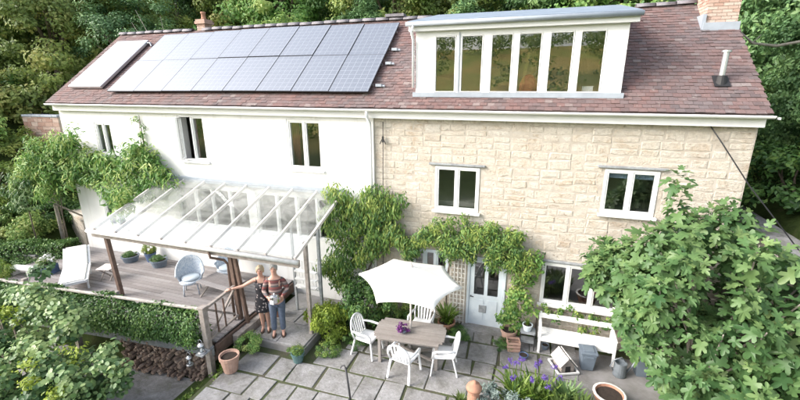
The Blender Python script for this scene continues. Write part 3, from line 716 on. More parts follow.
# fascia, gutter, downpipes
MB().box(HX0 - .02, HX1 + .02, -.16, -.005, 5.60, 5.775).build('fascia', 'upvc', house)
gm = MB(); pr = [(.062 * math.cos(math.pi + math.pi * k / 8), .062 * math.sin(math.pi + math.pi * k / 8)) for k in range(9)]
vs = [(xx, -.30 + y, 5.835 + z) for xx in (HX0 - .1, HX1 + .08) for y, z in pr] + [(xx, -.30 + y * .88, 5.835 + z * .88) for xx in (HX0 - .1, HX1 + .08) for y, z in pr]
gm.add(vs, [(i, i+1, 9+i+1, 9+i) for i in range(8)] + [(18+i+1, 18+i, 27+i, 27+i+1) for i in range(8)] + [(0, 9, 27, 18), (8, 26, 35, 17)])
gut = gm.build('gutter', 'upvc', house, smooth=True)
mb = MB()
for k in range(22): xx = HX0 + .3 + k * .95; mb.box(xx, xx + .03, -.237, -.162, 5.76, 5.80)
mb.build('gutter_bracket', 'upvc', gut)
MB().tube([(-4.12, -.30, 5.80), (-4.12, -.30, 5.66), (-4.12, -.09, 5.45), (-4.12, -.075, 5.2), (-4.12, -.075, 0.1)], .038, 10).build('downpipe', 'upvc', house, smooth=True)
MB().tube([(-3.78, -.03, 5.5), (-3.80, -.035, 4.0), (-3.83, -.04, 2.0), (-3.85, -.04, 0.2)], .011, 6).build('wall_cable', 'black_iron', house, smooth=True)
mb = MB(); mb.obox((-3.78, -.05, 5.05), (.05, .03, .16)); mb.beam((-3.78, -.05, 5.10), (-3.86, -.06, 4.93), .02, .02).beam((-3.78, -.05, 5.10), (-3.70, -.06, 4.93), .02, .02); mb.build('wall_hook', 'black_iron', house)

# dormer
dwx = [(a - .03, b + .03) for a, b in [(-2.44, -1.99), (-1.81, -1.36), (-1.12, -.69), (-.51, -.07), (.15, .59), (.77, 1.22)]]
dz0, dz1 = 6.24, 7.53; dztop = 7.72
mb = MB(); pierced(mb, DX0, DX1, roof_z(DY) - .12, dztop, DY, DY + .12, [(a, b, dz0, dz1) for a, b in dwx])
for x0, x1 in ((DX0, DX0 + .10), (DX1 - .10, DX1)):
    y0 = DY + .121; yr = RY - .05
    pts = [(y0, roof_z(y0) - .1), (yr, roof_z(yr) - .1), (yr, roof_z(yr) + .02), (y0, dztop)]
    vs = [(x0, y, z) for y, z in pts] + [(x1, y, z) for y, z in pts]
    mb.add(vs, [(0,1,2,3), (7,6,5,4)] + [(i, 4+i, 4+(i+1) % 4, (i+1) % 4) for i in range(4)])
dorm = mb.build('dormer', 'upvc', house)
MB().box(DX0 - .05, DX1 + .05, DY - .10, DY - .002, roof_z(DY) - .035, roof_z(DY) + .075).build('apron_flashing', 'lead', dorm)
dm = MB(); P0 = [(DX0 - .16, DY - .20), (DX1 + .16, DY - .20), (DX1 + .16, RY + .02), (DX0 - .16, RY + .02)]
zt = lambda y: 7.86 + (8.44 - 7.86) * (y - (DY - .20)) / (RY + .02 - DY + .20)
vs = [(x, y, zt(y) - .09) for x, y in P0] + [(x, y, zt(y)) for x, y in P0]
dm.add(vs, [(0,3,2,1),(4,5,6,7),(0,1,5,4),(1,2,6,5),(2,3,7,6),(3,0,4,7)]); dm.build('dormer_roof', 'felt_roof', dorm)
mb = MB().box(DX0 - .14, DX1 + .14, DY - .16, DY - .02, 7.64, 7.765); mb.build('dormer_fascia', 'upvc', dorm)
mb = MB().tube([(DX0 - .18, DY - .25, 7.79), (DX1 + .18, DY - .25, 7.79)], .05, 10); mb.build('dormer_gutter', 'lead', dorm, smooth=True)
MB().tube([(DX0 + .0, DY - .25, 7.76), (DX0 - .04, DY - .24, 7.62), (DX0 - .05, DY - .06, 7.45), (DX0 - .05, DY - .05, 6.35)], .032, 8).build('dormer_downpipe', 'upvc', dorm, smooth=True)
for i, (a, b) in enumerate(dwx):
    wo = frame_ring(MB(), a + .003, b - .003, dz0 + .003, dz1 - .003, DY - .012, DY + .07, .022).build('dormer_window', 'white_paint', house, bevel=.006)
    pane_quad(MB(), a + .022, b - .022, DY + .03, dz0 + .022, dz1 - .022).build('pane', 'window_glass', wo)
MB().box(-1.895, -1.875, DY - .03, DY - .002, 6.25, 7.6).build('dormer_trim', 'lead', dorm)
# things standing behind the dormer panes
ch = thing('armchair', 'red armchair just inside the dormer window, fourth pane from the left', 'armchair', (-.28, .62, 5.82))
MB().lathe([(.16, .0), (.24, .05), (.25, .34), (.18, .40)], (-.28, .62, 5.82), 14).build('seat', 'red_cloth', ch, smooth=True)
mb = MB(); mb.ell((-.28, .80, 6.32), (.22, .12, .34), 8); mb.build('backrest', 'red_cloth', ch, smooth=True)
lp = thing('box_file', 'small white box on the dormer sill, in the rightmost pane', 'box', (1.0, .36, 6.2))
MB().box(.9, 1.12, .30, .44, 5.84, 6.36).build('carton', 'white_paint', lp); MB().box(.895, 1.125, .295, .445, 6.361, 6.38).build('lid', 'aged_white', lp)
# chimney in brick
def brickwork(x0, x1, y0, y1, z0, z1, name, flash=True):
    ch = MB().box(x0 + .012, x1 - .012, y0 + .012, y1 - .012, z0, z1).build(name, 'mortar', house)
    g = random.Random(2); mb = MB(); z = z0; row = 0; bh = .072; bw = .20
    while z < z1 - .02:
        for (axis, fix, a0, a1, dpt) in (('x', y0, x0, x1, 1), ('x', y1, x0, x1, -1), ('y', x0, y0, y1, 1), ('y', x1, y0, y1, -1)):
            a = a0 - (bw / 2 if row % 2 else 0)
            while a < a1 - .01:
                p, q = max(a, a0) + .005, min(a + bw, a1) - .005
                if q - p > .02:
                    t = min(1, max(0, g.gauss(.5, .3) + (0.25 if z < z0 + .7 else 0))); d = .02 + g.uniform(-.004, .004)
                    if axis == 'x': mb.box(p, q, min(fix, fix + dpt * d) - (0.004 if dpt > 0 else 0), max(fix, fix + dpt * d), z + .005, z + bh - .005, t)
                    else: mb.box(min(fix, fix + dpt * d), max(fix, fix + dpt * d), p, q, z + .005, z + bh - .005, t)
                a += bw
        z += bh; row += 1
    stuff(mb.build('bricks', 'brick', ch))
    MB().box(x0 - .05, x1 + .05, y0 - .05, y1 + .05, z1, z1 + .09).box(x0 - .02, x1 + .02, y0 - .02, y1 + .02, z1 + .09, z1 + .16).build('cap', 'brick', ch)
    return ch
ch = brickwork(3.56, 4.20, 2.10, 3.0, 7.5, 9.75, 'chimney')
zf = roof_z(2.1); MB().box(3.51, 4.235, 2.02, 2.092, zf - .10, zf + .13).box(3.48, 3.552, 2.04, 3.0, zf - .1, zf + .32).build('flashing', 'lead', ch)
for x in (3.72, 4.04): MB().lathe([(.12, 0), (.10, .1), (.095, .42), (.12, .46), (.11, .5)], (x, 2.55, 9.91), 14).build('chimney_pot', 'terracotta', ch, smooth=True)
ch = brickwork(-12.32, -11.95, 3.12, 3.5, 7.8, 8.60, 'chimney')
MB().lathe([(.11, 0), (.085, .06), (.075, .2), (.10, .23), (.09, .27)], (-12.135, 3.31, 8.76), 12).build('chimney_pot', 'terracotta', ch, smooth=True)
# flue on the right of the roof
fz = roof_z(.46)
fl = MB().tube([(3.55, .46, fz - .1), (3.55, .46, fz + .62)], .055, 14).tube([(3.55, .46, fz + .621), (3.55, .46, fz + .66)], .085, 14).build('flue', 'alu', house, smooth=False)
mb = MB(); slab_on_slope(mb, 3.42, 3.70, (.46 + .17) / math.cos(SA), (.46 + .45) / math.cos(SA), .028, .045); mb.lathe([(.12, fz - .06), (.085, fz + .16), (.057, fz + .17)], (3.55, .46, 0), 14); mb.build('flue_flashing', 'rubber_black', fl)
for s, y in ((0, .35), (1, 1.12), (2, 1.64)):
    mb = MB(); z = roof_z(y); mb.obox((-4.02, y, z + .07), (.16, .10, .07)); mb.tube([(-4.02, y, z + .05), (-3.86, y, z + .05)], .03); mb.build('roof_conduit', 'lead', house)
MB().box(-4.75, -4.15, RY - .14, RY + .14, RZ + .09, RZ + .17).build('ridge_vent', 'ridge_clay', house)

# solar panels
sa = thing('solar_array', 'bank of glossy blue solar panels in two rows covering the left of the roof', 'solar panels', (-8.8, .05, roof_z(.05) + .1))
pm = MB().box(.0085, 1.1365, .0085, 1.6315, .012, .034).mesh('solar_panel', 'pv_cells')
fm = frame_ring(MB(), 0, 1.145, 0, 1.64, 0, .036, .008); fm.v = [(x, z, y) for x, y, z in fm.v]; fm.f = [f[::-1] for f in fm.f]; fme = fm.mesh('panel_frame', 'panel_black')
for r in range(2):
    for c in range(8):
        p = slope_pt(-13.40 + c * 1.152, .47 + r * 1.644, .11)
        o = put(pm, 'solar_panel', sa, p, (SA, 0, 0)); put(fme, 'panel_frame', o)
for s in (.85, 1.75, 2.5, 3.35):
    mb = MB(); slab_on_slope(mb, -13.42, -4.18, s - .02, s + .02, .045, .108); mb.build('mounting_rail', 'alu', sa)
tc = thing('solar_collector', 'pale flat solar water collector at the left end of the roof', 'solar collector', (-14.65, .25, roof_z(.25) + .1))
mb = MB(); slab_on_slope(mb, -15.45, -13.92, .72, 3.42, .05, .15); mb.build('casing', 'alu', tc, bevel=.01)
mb = MB(); slab_on_slope(mb, -15.40, -13.97, .77, 3.37, .152, .158); mb.build('glazing', 'collector_glass', tc)
mb = MB(); p = slope_pt(-13.78, 3.3, .1); mb.tube([slope_pt(-13.92, 3.3, .1), p, slope_pt(-13.7, 3.2, .02)], .03); mb.obox(slope_pt(-15.5, 1.0, .06), (.12, .12, .1)); mb.build('pipe_union', 'lead', tc)
cb = thing('overhead_cable', 'black cable slanting from the stone wall down past the fig tree', 'cable', (3.32, -.03, 5.66))
MB().tube([(3.32, -.02, 5.66), (3.6, -.12, 5.26), (4.2, -.15, 4.43), (5.4, -.2, 3.0), (6.2, -.25, 2.1)], .014, 6).build('wire', 'black_iron', cb, smooth=True)
MB().tube([(3.20, -.02, 5.72), (3.27, -.06, 5.66), (3.32, -.02, 5.64)], .03, 6).build('anchor', 'black_iron', cb, smooth=True)
# ================================================================ veranda, deck, rail
VX0, VX1 = -11.45, -4.98
VT, VF = Vector((0, -.03, 3.50)), Vector((0, -2.62, 2.60))
def vz(y): return VT.z + (VF.z - VT.z) * (y - VT.y) / (VF.y - VT.y)
ver = thing('veranda', 'lean-to glass veranda roof on timber posts against the white wall', 'veranda', ((VX0 + VX1) / 2, -1.3, .5))
NR = 9
for i in range(NR):
    x = VX0 + .03 + (VX1 - VX0 - .06) * i / (NR - 1)
    MB().beam((x, VT.y, VT.z), (x, VF.y, VF.z), .055, .085).build('rafter', 'timber_white', ver, bevel=.006)
    if i < NR - 1:
        x2 = VX0 + .03 + (VX1 - VX0 - .06) * (i + 1) / (NR - 1)
        p = MB(); d = .05
        p.add([(x + .03, VT.y - .02, VT.z + d), (x2 - .03, VT.y - .02, VT.z + d), (x2 - .03, VF.y - .03, VF.z + d), (x + .03, VF.y - .03, VF.z + d)], [(3, 2, 1, 0)])
        o = p.build('pane', 'veranda_glass', ver); s = o.modifiers.new('thick', 'SOLIDIFY'); s.thickness = .006
MB().box(VX0 - .02, VX1 + .02, -.10, -.002, 3.44, 3.60).build('ledger', 'lead', ver)
MB().box(VX0 - .06, VX1 + .06, VF.y - .02, VF.y + .08, VF.z - .22, VF.z - .055).build('front_beam', 'timber_grey', ver, bevel=.01)
MB().tube([(VX0 - .10, VF.y - .085, VF.z - .03), (VX1 + .10, VF.y - .085, VF.z - .05)],   .055, 10).build('gutter', 'aged_white', ver, smooth=True)
MB().beam((-11.14, -2.42, .5), (-11.14, -2.50, VF.z - .22), .11, .11, (0, 1, 0)).build('post', 'timber_brown', ver, bevel=.01)
MB().beam((-6.98, -2.36, .5), (-6.98, -2.45, VF.z - .22), .11, .11, (0, 1, 0)).beam((-6.80, -2.30, .22), (-6.86, -2.45, VF.z - .22), .09, .09, (0, 1, 0)).build('post', 'timber_brown', ver, bevel=.01)
MB().beam((-5.10, -2.0, .2), (-5.10, -2.0, vz(-2.0) - .05), .09, .09, (0, 1, 0)).build('post', 'timber_grey', ver, bevel=.01)
MB().tube([(-7.4, VF.y - .08, VF.z - .08), (-7.4, VF.y - .05, VF.z - .28), (-7.15, -2.5, VF.z - .38), (-7.08, -2.46, VF.z - .5), (-7.08, -2.46, .52)], .035, 8).build('downpipe', 'timber_brown', ver, smooth=True)

deck = thing('deck', 'weathered grey timber deck along the white wall', 'deck', (-11.5, -1.7, 0))
g = random.Random(21)
def yfront(x): return -3.45 - .08 * (-6.9 - x)
y = -.02
while y > -4.15:
    y0 = y - .152; xr = -6.9 if y0 > -3.45 else -6.9 - (-3.45 - y0) / .08; xl = -16.3
    cut = [xl]
    while cut[-1] < xr - 3.2: cut.append(cut[-1] + g.uniform(2.2, 3.8))
    cut = [c for c in cut if c < xr - .4] + [xr]
    for a, b in zip(cut, cut[1:]):
        MB().box(a + .003, b - .003, y0 + .015, y, .462 + g.uniform(-.003, .003), .50 + g.uniform(-.003, .003), g.random()).build('plank', 'deck_wood', deck)
    y = y0
fr = [(-6.86, -3.47), (-12.4, yfront(-12.4) - .02)]
MB().beam((fr[0][0], fr[0][1] - .03, .30), (fr[1][0], fr[1][1] - .03, .30), .06, .20).build('front_beam', 'timber_old', deck, bevel=.01)
MB().beam((fr[0][0], fr[0][1] - .05, .44), (fr[1][0], fr[1][1] - .05, .44), .12, .05).build('edge_board', 'timber_old', deck, bevel=.01)
MB().beam((-6.86, -3.42, .30), (-6.86, -.1, .30), .06, .30).build('side_beam', 'timber_brown', deck, bevel=.01)
for x in (-7.6, -9.5, -11.4): MB().box(x - .06, x + .06, yfront(x) + .12, yfront(x) + .24, -.6, .44).build('support', 'timber_grey', deck)
for a, b in ((-7.05, -9.6), (-9.62, -12.6), (-12.62, -15.6)):
    MB().beam((a, yfront(a) - .06, 1.44), (b, yfront(b) - .06, 1.44), .075, .055).build('top_rail', 'rail_wood', deck, bevel=.015)
for x in (-9.6, -12.6, -15.6): MB().box(x - .055, x + .055, yfront(x) + .02, yfront(x) + .13, .50, 1.50).build('rail_post', 'timber_grey', deck, bevel=.01)
MB().box(-6.82, -6.64, -2.9, -1.0, -.02, .40).build('step_block', 'timber_grey', deck, bevel=.012)

hr = thing('handrail', 'weathered timber handrail with newel post at the deck steps', 'railing', (-6.95, -3.42, -.5))
MB().box(-7.02, -6.88, -3.62, -3.48, -.58, 1.50).box(-7.04, -6.86, -3.64, -3.46, 1.502, 1.54).build('newel_post', 'timber_grey', hr, bevel=.012)
MB().beam((-6.95, -3.47, 1.45), (-6.98, -2.42, 1.50), .08, .06).build('rail', 'timber_grey', hr, bevel=.01)
MB().beam((-6.95, -3.45, .62), (-6.98, -2.44, .66), .06, .05).build('lower_rail', 'timber_grey', hr, bevel=.008)
MB().beam((-6.95, -3.42, .68), (-6.97, -2.50, 1.42), .045, .05).build('brace', 'timber_grey', hr); MB().beam((-6.99, -3.42, 1.38), (-7.02, -2.50, .72), .045, .05).build('brace', 'timber_grey', hr)
for y in (-3.2, -2.95): MB().box(-6.93, -6.90, y - .015, y + .015, .66, 1.43).build('baluster', 'timber_brown', hr)

def lantern(c, label):
    x, y, z = c; t = thing('lantern', label, 'lantern', c, 0, 'glass lanterns at the deck edge')
    MB().lathe([(.085, 0), (.085, .02), (.06, .03)], c, 10).build('base', 'alu', t, smooth=False)
    MB().lathe([(.06, .031), (.07, .06), (.07, .15), (.055, .19)], c, 10).build('glass', 'lantern_glass', t, smooth=True)
    MB().lathe([(.02, .032), (.02, .10)], c, 8).build('candle', 'white_paint', t)
    MB().lathe([(.075, .191), (.06, .22), (.02, .25)], c, 10).build('top', 'alu', t)
    MB().tube([(x - .06, y, z + .22), (x - .05, y, z + .31), (x, y, z + .35), (x + .05, y, z + .31), (x + .06, y, z + .22)], .006, 5).build('bail', 'alu', t)
lantern((-6.93, -3.78, .47), 'silver glass lantern standing against the foot of the newel post')
lantern((-7.42, -3.72, -.02), 'glass jar lantern hanging below the deck beam, left of the newel post')
MB().box(-7.02, -6.82, -3.88, -3.63, .43, .468).build('bracket', 'timber_old', hr)
MB().tube([(-7.42, -3.72, .33), (-7.42, -3.64, .36), (-7.42, -3.60, .36)], .006, 5).build('hook', 'black_iron', deck)

# firewood, every log its own
lg = []
for k in range(6):
    mb = MB(); gg = random.Random(k); m = gg.choice([4, 5, 6]); r = gg.uniform(.036, .058)
    rr = [r * gg.uniform(.75, 1.2) for _ in range(m)]; ph = gg.random() * 6; L = gg.uniform(.70, .90)
    vs = [(rr[i] * math.cos(ph + 6.283 * i / m), s * L / 2, rr[i] * math.sin(ph + 6.283 * i / m)) for s in (-1, 1) for i in range(m)]
    mb.add(vs, [tuple(range(m)), tuple(range(m, 2 * m))[::-1]] + [(i, m + i, m + (i + 1) % m, (i + 1) % m) for i in range(m)], gg.random()); lg.append(mb.mesh('log', 'firewood'))
for r in range(10):
    for c in range(26):
        x = -9.60 + c * .098 + (.049 if r % 2 else 0) + g.uniform(-.025, .025); z = -.50 + r * .082 + g.uniform(-.018, .018)
        if x > -7.12: continue
        o = bpy.data.objects.new('log', g.choice(lg)); link(o); o.location = (x, yfront(x) + .24 + r * .012 + g.uniform(-.09, .07), z)
        o.rotation_euler = (g.uniform(-.03, .10), g.uniform(0, 6), g.uniform(-.16, .12))
        tag(o, 'split log in the firewood pile stacked under the deck edge', 'log', 'firewood logs under the deck')

# ================================================================ deck furniture
def local_thing(name, label, cat, loc, rz=0, group=None): return thing(name, label, cat, loc, rz, group)
lo = local_thing('sun_lounger', 'white sun lounger with raised back at the left end of the deck', 'sun lounger', (-12.62, -2.72, .5), R(52))
bm_ = MB()
for i in range(12):
    MB().box(-.31, .31, .02 + i * .115, .115 + i * .115, .30, .335).build('slat', 'plastic_white', lo, local=True)
MB().box(-.36, -.312, 0, 1.45, .26, .345).box(.312, .36, 0, 1.45, .26, .345).box(-.312, .312, -.04, .0, .26, .345).build('frame', 'plastic_white', lo, local=True, bevel=.01)
ca, sa_ = math.cos(R(27)), math.sin(R(27))
bk = MB(); bk.beam((-.33, 1.42, .32), (-.33, 1.42 + .85 * ca, .32 + .85 * sa_), .05, .05).beam((.33, 1.42, .32), (.33, 1.42 + .85 * ca, .32 + .85 * sa_), .05, .05)
for i in range(7):
    t = .06 + i * .118; bk.obox((0, 1.42 + t * ca, .325 + t * sa_), (.62, .10, .03), Matrix.Rotation(R(27), 3, 'X'))
bk.build('backrest', 'plastic_white', lo, local=True, bevel=.008)
cu = MB(); cu.box(-.28, .28, .02, 1.40, .336, .375); cu.build('cushion', 'canvas_white', lo, local=True, bevel=.02)
cu = MB(); cu.obox((0, 1.42 + .43 * ca - .03, .36 + .43 * sa_), (.56, .84, .04), Matrix.Rotation(R(27), 3, 'X')); cu.build('cushion', 'canvas_white', lo, local=True, bevel=.02)
for x, yy in ((-.32, .12), (.32, .12), (-.32, 1.3), (.32, 1.3)): MB().box(x - .025, x + .025, yy - .03, yy + .03, 0, .262).build('leg', 'plastic_white', lo, local=True)

def folding_table(name, label, loc, rz, w, d, h, top='timber_grey', legm='timber_grey', slat=.09):
    t = local_thing(name, label, 'table', loc, rz)
    n = int(d / slat)
    for i in range(n): MB().box(-w / 2, w / 2, -d / 2 + i * d / n + .004, -d / 2 + (i + 1) * d / n - .004, h - .025, h, rnd.random()).build('slat', top, t, local=True)
    MB().box(-w / 2 + .04, -w / 2 + .08, -d / 2, d / 2, h - .055, h - .027).box(w / 2 - .08, w / 2 - .04, -d / 2, d / 2, h - .055, h - .027).build('rail', legm, t, local=True)
    for x in (-w / 2 + .06, w / 2 - .06):
        MB().beam((x, -d / 2 + .03, 0), (x, d / 2 - .05, h - .05), .03, .03).build('leg', legm, t, local=True); MB().beam((x + .032, d / 2 - .03, 0), (x + .032, -d / 2 + .05, h - .05), .03, .03).build('leg', legm, t, local=True)
    return t
folding_table('side_table', 'small folding slatted table beside the sun lounger', (-12.55, -1.72, .5), R(15), .44, .44, .40, 'timber_white')
folding_table('low_table', 'low grey slatted table in front of the wicker chairs', (-8.25, -1.55, .5), R(-8), 1.25, .72, .50, 'deck_wood')

def wicker(loc, rz, label):
    t = local_thing('wicker_chair', label, 'chair', loc, rz, 'white wicker chairs on the deck')
    MB().lathe([(.26, .34), (.31, .37), (.31, .43), (.27, .45)], (0, 0, 0), 18).build('seat', 'wicker_white', t, local=True, smooth=True)
    mb = MB(); n = 20; rows = 6; vs = []
    for i in range(n + 1):
        a = math.pi * (-.12 + 1.24 * i / n); top = .62 + .42 * max(0, math.sin(a)) ** .8
        for j in range(rows + 1):
            u = j / rows; r = .30 + .07 * u; vs.append((r * math.cos(a), r * math.sin(a), .40 + (top - .40) * u))
    w = rows + 1
    mb.add(vs, [(i*w+j, (i+1)*w+j, (i+1)*w+j+1, i*w+j+1) for i in range(n) for j in range(rows)])
    o = mb.build('backrest', 'wicker_white', t, local=True, smooth=True); s = o.modifiers.new('thick', 'SOLIDIFY'); s.thickness = .03
    rim = [vs[i * w + rows] for i in range(n + 1)]; MB().tube(rim, .028, 8).build('rim', 'wicker_white', t, local=True, smooth=True)
    for a in (45, 135, 225, 315): c, s_ = math.cos(R(a)), math.sin(R(a)); MB().tube([(.24 * c, .24 * s_, .38), (.29 * c, .29 * s_, 0)], .022, 7).build('leg', 'wicker_white', t, local=True, smooth=True)
    MB().lathe([(.20, .452), (.25, .47), (.24, .52), (.15, .54)], (0, 0, 0), 16).build('cushion', 'pale_blue_paint', t, local=True, smooth=True)
wicker((-9.30, -1.62, .5), R(38), 'white wicker tub chair nearest the deck edge, left of the low table')
wicker((-8.75, -.72, .5), R(5), 'white wicker tub chair behind the low table, close to the wall')
pb = local_thing('plank_seat', 'short white plank seat beside the flower boxes', 'bench', (-15.45, -2.42, .5), R(8))
MB().box(-.42, .42, -.14, .14, .24, .28).build('seat', 'white_paint', pb, local=True, bevel=.008)
for x in (-.3, .3): MB().box(x - .03, x + .03, -.11, .11, 0, .239).build('leg', 'aged_white', pb, local=True)

# pots and planters
def pot(name, label, cat, loc, r, h, m, soil=True, n=18, group=None, rimm=None, taper=.72):
    t = thing(name, label, cat, loc, 0, group)
    MB().lathe([(r * taper, 0), (r * .98, h * .80), (r * 1.06, h * .81), (r * 1.06, h), (r * .92, h), (r * .86, h * .86), (r * .02, h * .85)], loc, n).build('body', m, t, smooth=False)
    if rimm: MB().lathe([(r * 1.07, h * .93), (r * 1.10, h * .95), (r * 1.10, h * 1.005), (r * 1.0, h * 1.02), (r * .93, h * 1.005)], loc, n, cap=False).build('rim', rimm, t, smooth=True)
    if soil: MB().lathe([(r * .85, h * .865), (r * .01, h * .88)], loc, n).build('soil', 'soil', t)
    return t
def box_planter(label, c, w, d, h, m, rz=0):
    t = thing('planter', label, 'planter', c, rz)
    MB().box(-w/2, w/2, -d/2, -d/2+.025, 0, h).box(-w/2, w/2, d/2-.025, d/2, 0, h).box(-w/2, -w/2+.025, -d/2+.025, d/2-.025, 0, h).box(w/2-.025, w/2, -d/2+.025, d/2-.025, 0, h).build('box', m, t, local=True)
    MB().box(-w/2+.026, w/2-.026, -d/2+.026, d/2-.026, .02, h - .04).build('soil', 'soil', t, local=True); return t
pA = box_planter('blue planter box of white flowers near the plank seat', (-14.85, -2.05, .5), .5, .32, .30, 'blue_glaze', R(10))
pB = box_planter('blue planter box with leafy plant beside the lounger back', (-14.45, -1.35, .5), .44, .34, .32, 'blue_glaze', R(10))
pC = pot('flower_pot', 'wide low pot by the white wall, leftmost of three', 'pot', (-13.10, -.52, .5), .27, .22, 'bin_grey', taper=.8)
pD = pot('flower_pot', 'tall pot with spiky plant by the white wall', 'pot', (-12.42, -.30, .5), .18, .32, 'blue_glaze')
pE = pot('flower_pot', 'round dark pot by the white wall, rightmost of three', 'pot', (-11.80, -.52, .5), .26, .24, 'bin_grey', taper=.8)
pF = pot('flower_pot', 'large bare terracotta pot at the foot of the newel post', 'pot', (-6.30, -3.62, .03), .215, .42, 'terracotta_pale')
pG = pot('flower_pot', 'green glazed pot on the slabs right of the man', 'pot', (-4.98, -2.85, .03), .155, .25, 'green_glaze')
pH = pot('flower_pot', 'terracotta pot with tufted plant left of the door', 'pot', (-1.88, -.42, .01), .23, .26, 'terracotta')
pI = pot('flower_pot', 'brown pot with climber right of the door', 'pot', (-.24, -.42, .01), .20, .34, 'terracotta_pale')
pJ = pot('flower_pot', 'big round terracotta pot with pale rim, in the right foreground', 'pot', (1.87, -2.10, .015), .29, .34, 'terracotta', rimm='aged_white')
pK = pot('flower_pot', 'terracotta pot on the landing behind the woman', 'pot', (-6.42, -1.55, .235), .14, .2, 'terracotta')
pL = pot('flower_pot', 'orange terracotta pot behind the man', 'pot', (-5.35, -1.55, .235), .15, .24, 'terracotta')
pM = pot('flower_pot', 'small blue-grey pot on the wire plant stand', 'pot', (.20, -.52, .48), .12, .17, 'pale_blue_paint')
pN = pot('flower_pot', 'small dark pot under the left end of the bench', 'pot', (.66, -.50, .01), .09, .14, 'bin_grey')
pO = pot('flower_pot', 'little pot on the ground near the agapanthus', 'pot', (.16, -1.05, .03), .11, .10, 'blue_glaze')

# ================================================================ patio table, parasol, chairs
tb = local_thing('garden_table', 'weathered grey rectangular garden table under the parasol', 'table', (-2.46, -1.86, .022), R(5))
W_, D_ = 1.68, .88; n = 9
for i in range(n):
    y0 = -D_/2 + i * D_/n; ch_ = .10 if i in (0, n-1) else (.03 if i in (1, n-2) else 0)
    MB().box(-W_/2 + ch_, W_/2 - ch_, y0 + .003, y0 + D_/n - .003, .70, .732, rnd.random()).build('slat', 'teak_grey', tb, local=True, bevel=.004)
MB().box(-.72, .72, -.36, -.32, .62, .698).box(-.72, .72, .32, .36, .62, .698).box(-.72, -.68, -.32, .32, .62, .698).box(.68, .72, -.32, .32, .62, .698).build('apron', 'teak_grey', tb, local=True)
for x, yy in ((-.68, -.32), (.68, -.32), (-.68, .32), (.68, .32)): MB().box(x - .035, x + .035, yy - .035, yy + .035, 0, .62).build('leg', 'teak_grey', tb, local=True, bevel=.006)
MB().beam((-.68, -.32, .14), (.68, .32, .14), .05, .04).build('stretcher', 'teak_grey', tb, local=True); MB().beam((-.68, .32, .19), (.68, -.32, .19), .05, .04).build('stretcher', 'teak_grey', tb, local=True)

ps = thing('parasol', 'white six-pointed canvas parasol over the garden table', 'parasol', (-2.49, -1.74, .022))
tips = [(1.22, 2), (1.20, 62), (1.34, 127), (1.33, 181), (1.22, 250), (1.32, 307)]
mb = MB(); vs = [(0, 0, 2.36)]; M_ = 8; NA = 6
ring = []
for k in range(6):
    r0, a0 = tips[k]; r1, a1 = tips[(k + 1) % 6]; a1 += 360 if a1 < a0 else 0
    for j in range(NA):
        t = j / NA; p0 = Vector((r0 * math.cos(R(a0)), r0 * math.sin(R(a0)), 0)); p1 = Vector((r1 * math.cos(R(a1)), r1 * math.sin(R(a1)), 0))
        p = p0.lerp(p1, t); sag = 4 * t * (1 - t); p *= (1 - .085 * sag); ring.append((p, sag))
for i in range(1, M_ + 1):
    u = i / M_
    for p, sag in ring:
        vs.append((p.x * u, p.y * u, 2.36 - .38 * u ** 1.15 - .05 * sag * u * (1 - u) * 2 + .03 * sag * u ** 3))
n6 = len(ring); fs = [(0, 1 + k, 1 + (k + 1) % n6) for k in range(n6)]
for i in range(M_ - 1): fs += [(1 + i*n6 + k, 1 + (i+1)*n6 + k, 1 + (i+1)*n6 + (k+1) % n6, 1 + i*n6 + (k+1) % n6) for k in range(n6)]
mb.add(vs, fs); cn = mb.build('canopy', 'canvas_white', ps, local=True, smooth=True); s = cn.modifiers.new('thick', 'SOLIDIFY'); s.thickness = .008
MB().lathe([(.05, 2.362), (.05, 2.38), (.02, 2.41), (.015, 2.46)], (0, 0, 0), 10).build('finial', 'timber_white', ps, local=True)
MB().tube([(0, 0, 0.05), (0, 0, 2.35)], .024, 10).build('pole', 'timber_white', ps, local=True, smooth=True)
MB().lathe([(.26, 0), (.26, .05), (.10, .09), (.04, .10), (.04, .28)], (0, 0, 0), 18).build('base', 'concrete', ps, local=True)
for r0, a0 in tips: MB().beam((.02, 0, 2.30), (r0 * .985 * math.cos(R(a0)), r0 * .985 * math.sin(R(a0)), 1.945), .018, .022).build('rib', 'timber_white', ps, local=True)

